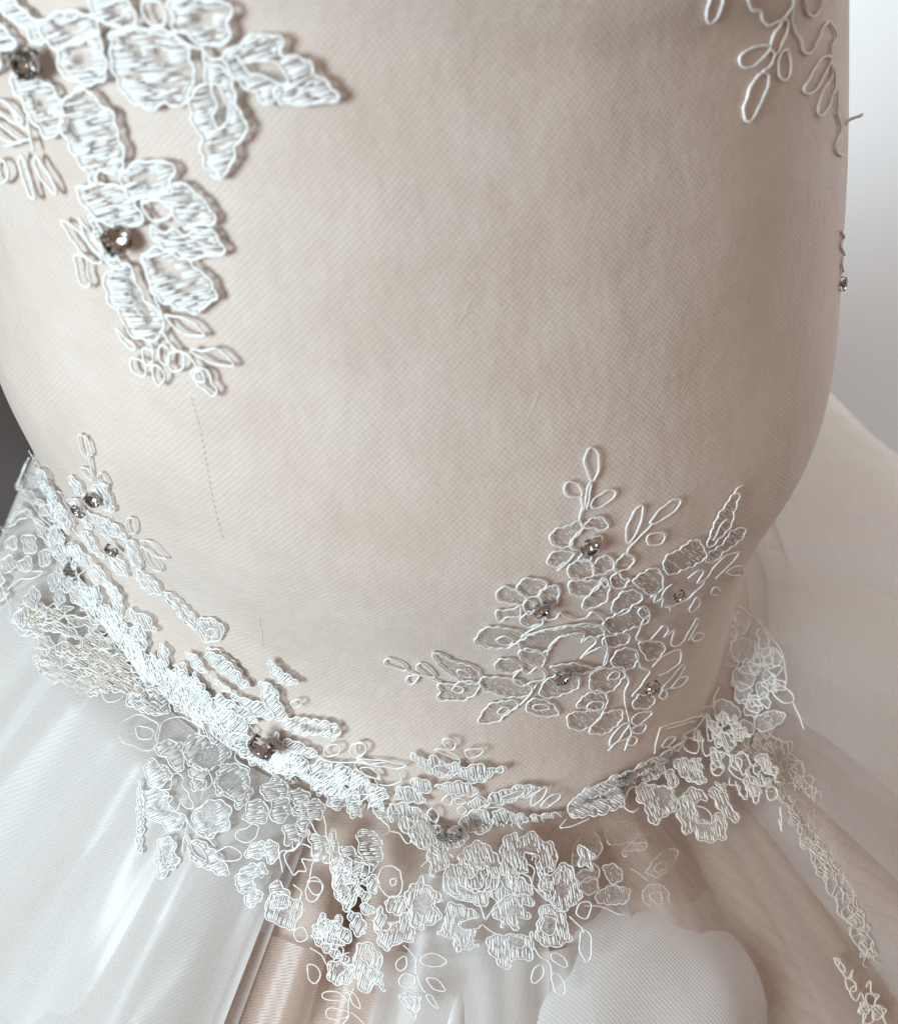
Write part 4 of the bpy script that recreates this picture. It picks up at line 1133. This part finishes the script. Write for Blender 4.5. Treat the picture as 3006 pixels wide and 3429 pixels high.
def edge_shapes():
    out = []; c = catmull(EDGE, False, 12); n = len(c)
    def off(i, d):
        a, b = c[max(0, i - 1)], c[min(n - 1, i + 1)]; dx, dy = b[0] - a[0], b[1] - a[1]; q = math.hypot(dx, dy) or 1
        return (c[i][0] - dy / q * d, c[i][1] + dx / q * d)
    for i in range(2, n - 3, 3):
        t = i / n; wd = 50 * (1 - t) + 18
        for d in (-.85, -.3, .3, .85) if t < .6 else (-.6, .5):
            x, y = off(min(n - 1, i + int(rnd.uniform(-1, 2))), d * wd + rnd.gauss(0, 5)); w, hh = rnd.uniform(11, 22), rnd.uniform(15, 28); a0 = rnd.random() * 3
            out.append((rnd.choice('PPCc'), [(x + math.cos(a + a0) * w * (1 + .3 * math.sin(3 * a + a0)), y + math.sin(a + a0) * hh * (1 + .2 * math.sin(2 * a))) for a in [q * 0.785 for q in range(8)]], [], []))
    for sgn in (-1, 1):
        out.append(('c', [off(i, sgn * ((50 * (1 - i / n) + 18) + 10 * math.sin(i * .9 + sgn) + rnd.gauss(0, 3))) for i in range(0, n, 2)], [], []))
    return out

def build_lace():
    for blk in LACE.split('@')[1:]:
        lines = blk.strip().split('\n'); hd = lines[0].split('|')
        label, mode, off, cr, ang, sp = hd[0], hd[1], float(hd[2]) / 1000, float(hd[3]) / 1000, float(hd[4]), float(hd[5])
        ox, oy, sc = map(float, hd[6].split(','))
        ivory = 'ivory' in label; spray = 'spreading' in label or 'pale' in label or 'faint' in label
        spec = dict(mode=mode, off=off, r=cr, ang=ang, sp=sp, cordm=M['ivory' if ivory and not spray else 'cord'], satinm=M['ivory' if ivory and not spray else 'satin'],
                    fill=0.42 if spray else 0.93, len=(9, 26) if spray else (24, 66), gap=(3, 14) if spray else (1, 9),
                    sr=0.00013 if spray else 0.00023, open=not spray, scal=2.6 if spray else 4.2, wave=34 if spray else 40, double=not spray, lift=0.0001 if spray else 0.00035, ground=M['ground'])
        if 'thick' in label or 'trailing' in label: spec.update(sr=0.00027, len=(40, 110), scal=4.5, wave=60, double=False, fill=0.80, lift=0.0005, ground=M['ground_thin'])
        if 'spreading' in label: spec.update(cordm=M['cord'], ground=M['ground_shaded'], fill=0.58, sp=7.5, sr=0.00012)
        if 'crumple' in label and 'shadowed' in label: spec['satinm'] = M['trim_and_shade']  # beige stitches put the brown shade of the crumple into the thread colour
        if 'edging' in label or 'scallops' in label: spec['cordm'] = spec['satinm'] = M['trim_and_shade']
        shapes, stones = [], []
        for ln in lines[1:]:
            ln = ln.strip()
            if not ln: continue
            if ln == '%band': shapes += band_shapes(); continue
            if ln == '%edge': shapes += edge_shapes(); continue
            if ln.startswith('%fill'): shapes += fill_shapes(ln.split()[1:]); continue
            kind = ln[0]; body = ln[1:]
            if kind == '*':
                a = [float(x) for x in body.split()]; stones.append((ox + a[0] / sc, oy + a[1] / sc, a[2] / (sc if a[2] > 0 and False else 1), a[3:])); continue
            segs, bound, cur = [], [], []
            for tok in body.split():
                if tok in '|!': segs.append(cur); cur = []; bound.append(tok == '!')
                else: cur.append(float(tok))
            segs.append(cur)
            conv = [[(ox + q[i] / sc, oy + q[i + 1] / sc) for i in range(0, len(q) - 1, 2)] for q in segs]
            shapes.append((kind, conv[0], conv[1:], bound))
        o = bpy.data.objects.new('lace_applique', None); col.objects.link(o); o.parent = dress; o['label'] = label
        for kind, pts, holes, bound in shapes:
            if kind in 'Cc':
                acc = Acc(); cord(acc, pts, kind == 'C', mode, off, cr)
                if acc.v: acc.build('loop' if kind == 'C' else 'stem', [spec['cordm']], o)
        for kind, pts, holes, bound in shapes:
            if kind in 'PL': petal('petal' if kind == 'P' else 'leaf', o, pts, holes, bound, spec)
        for x, y, d, tilt in stones: rhinestone(x, y, d, mode, off, o, tilt or None)
build_lace()

# ------------------------------------------------------------------ small things sewn or stuck to the bodice
acc = Acc()
x, y = 640.0, 1330.0
while y < 1800:
    a = on(x, y, 'b', 0.0001); b = on(x + 3.6, y + 11, 'b', 0.0001)
    acc.stitch(a[0], b[0], a[1], b[1], 0.00008); x += 6.5 * (0.75 + 0.25 * math.sin(y / 90)); y += 20
acc.build('seam', [M['seam']], dress)
for (x0, y0, x1, y1) in [(1570, 1010, 1530, 1090), (1800, 1310, 1765, 1400), (865, 2065, 880, 2170)]:
    acc = Acc(); P, N = mapped(wobble(catmull([(x0, y0), ((x0 + x1) / 2 + 5, (y0 + y1) / 2), (x1, y1)], False, 8), 1.2), 'b', 0.0002)
    acc.tube(P, N, 0.00005, False); acc.build('loose_thread', [M['cord']], dress)
a = on(2830, 415, 'b', 0.0004)
acc = Acc(); P = [a[0] - CAM_R * 0.0012 - CAM_U * 0.0008 + CAM_R * q * 0.0060 + CAM_U * (q * 0.0045 + 0.0006 * math.sin(q * 5)) for q in [i / 8 for i in range(9)]]
acc.tube(P, [a[1]] * 9, 0.0005, False); o = acc.build('loose_thread', [M['ivory']], dress); o['label'] = 'short stiff thread end sticking out from the bodice edge'
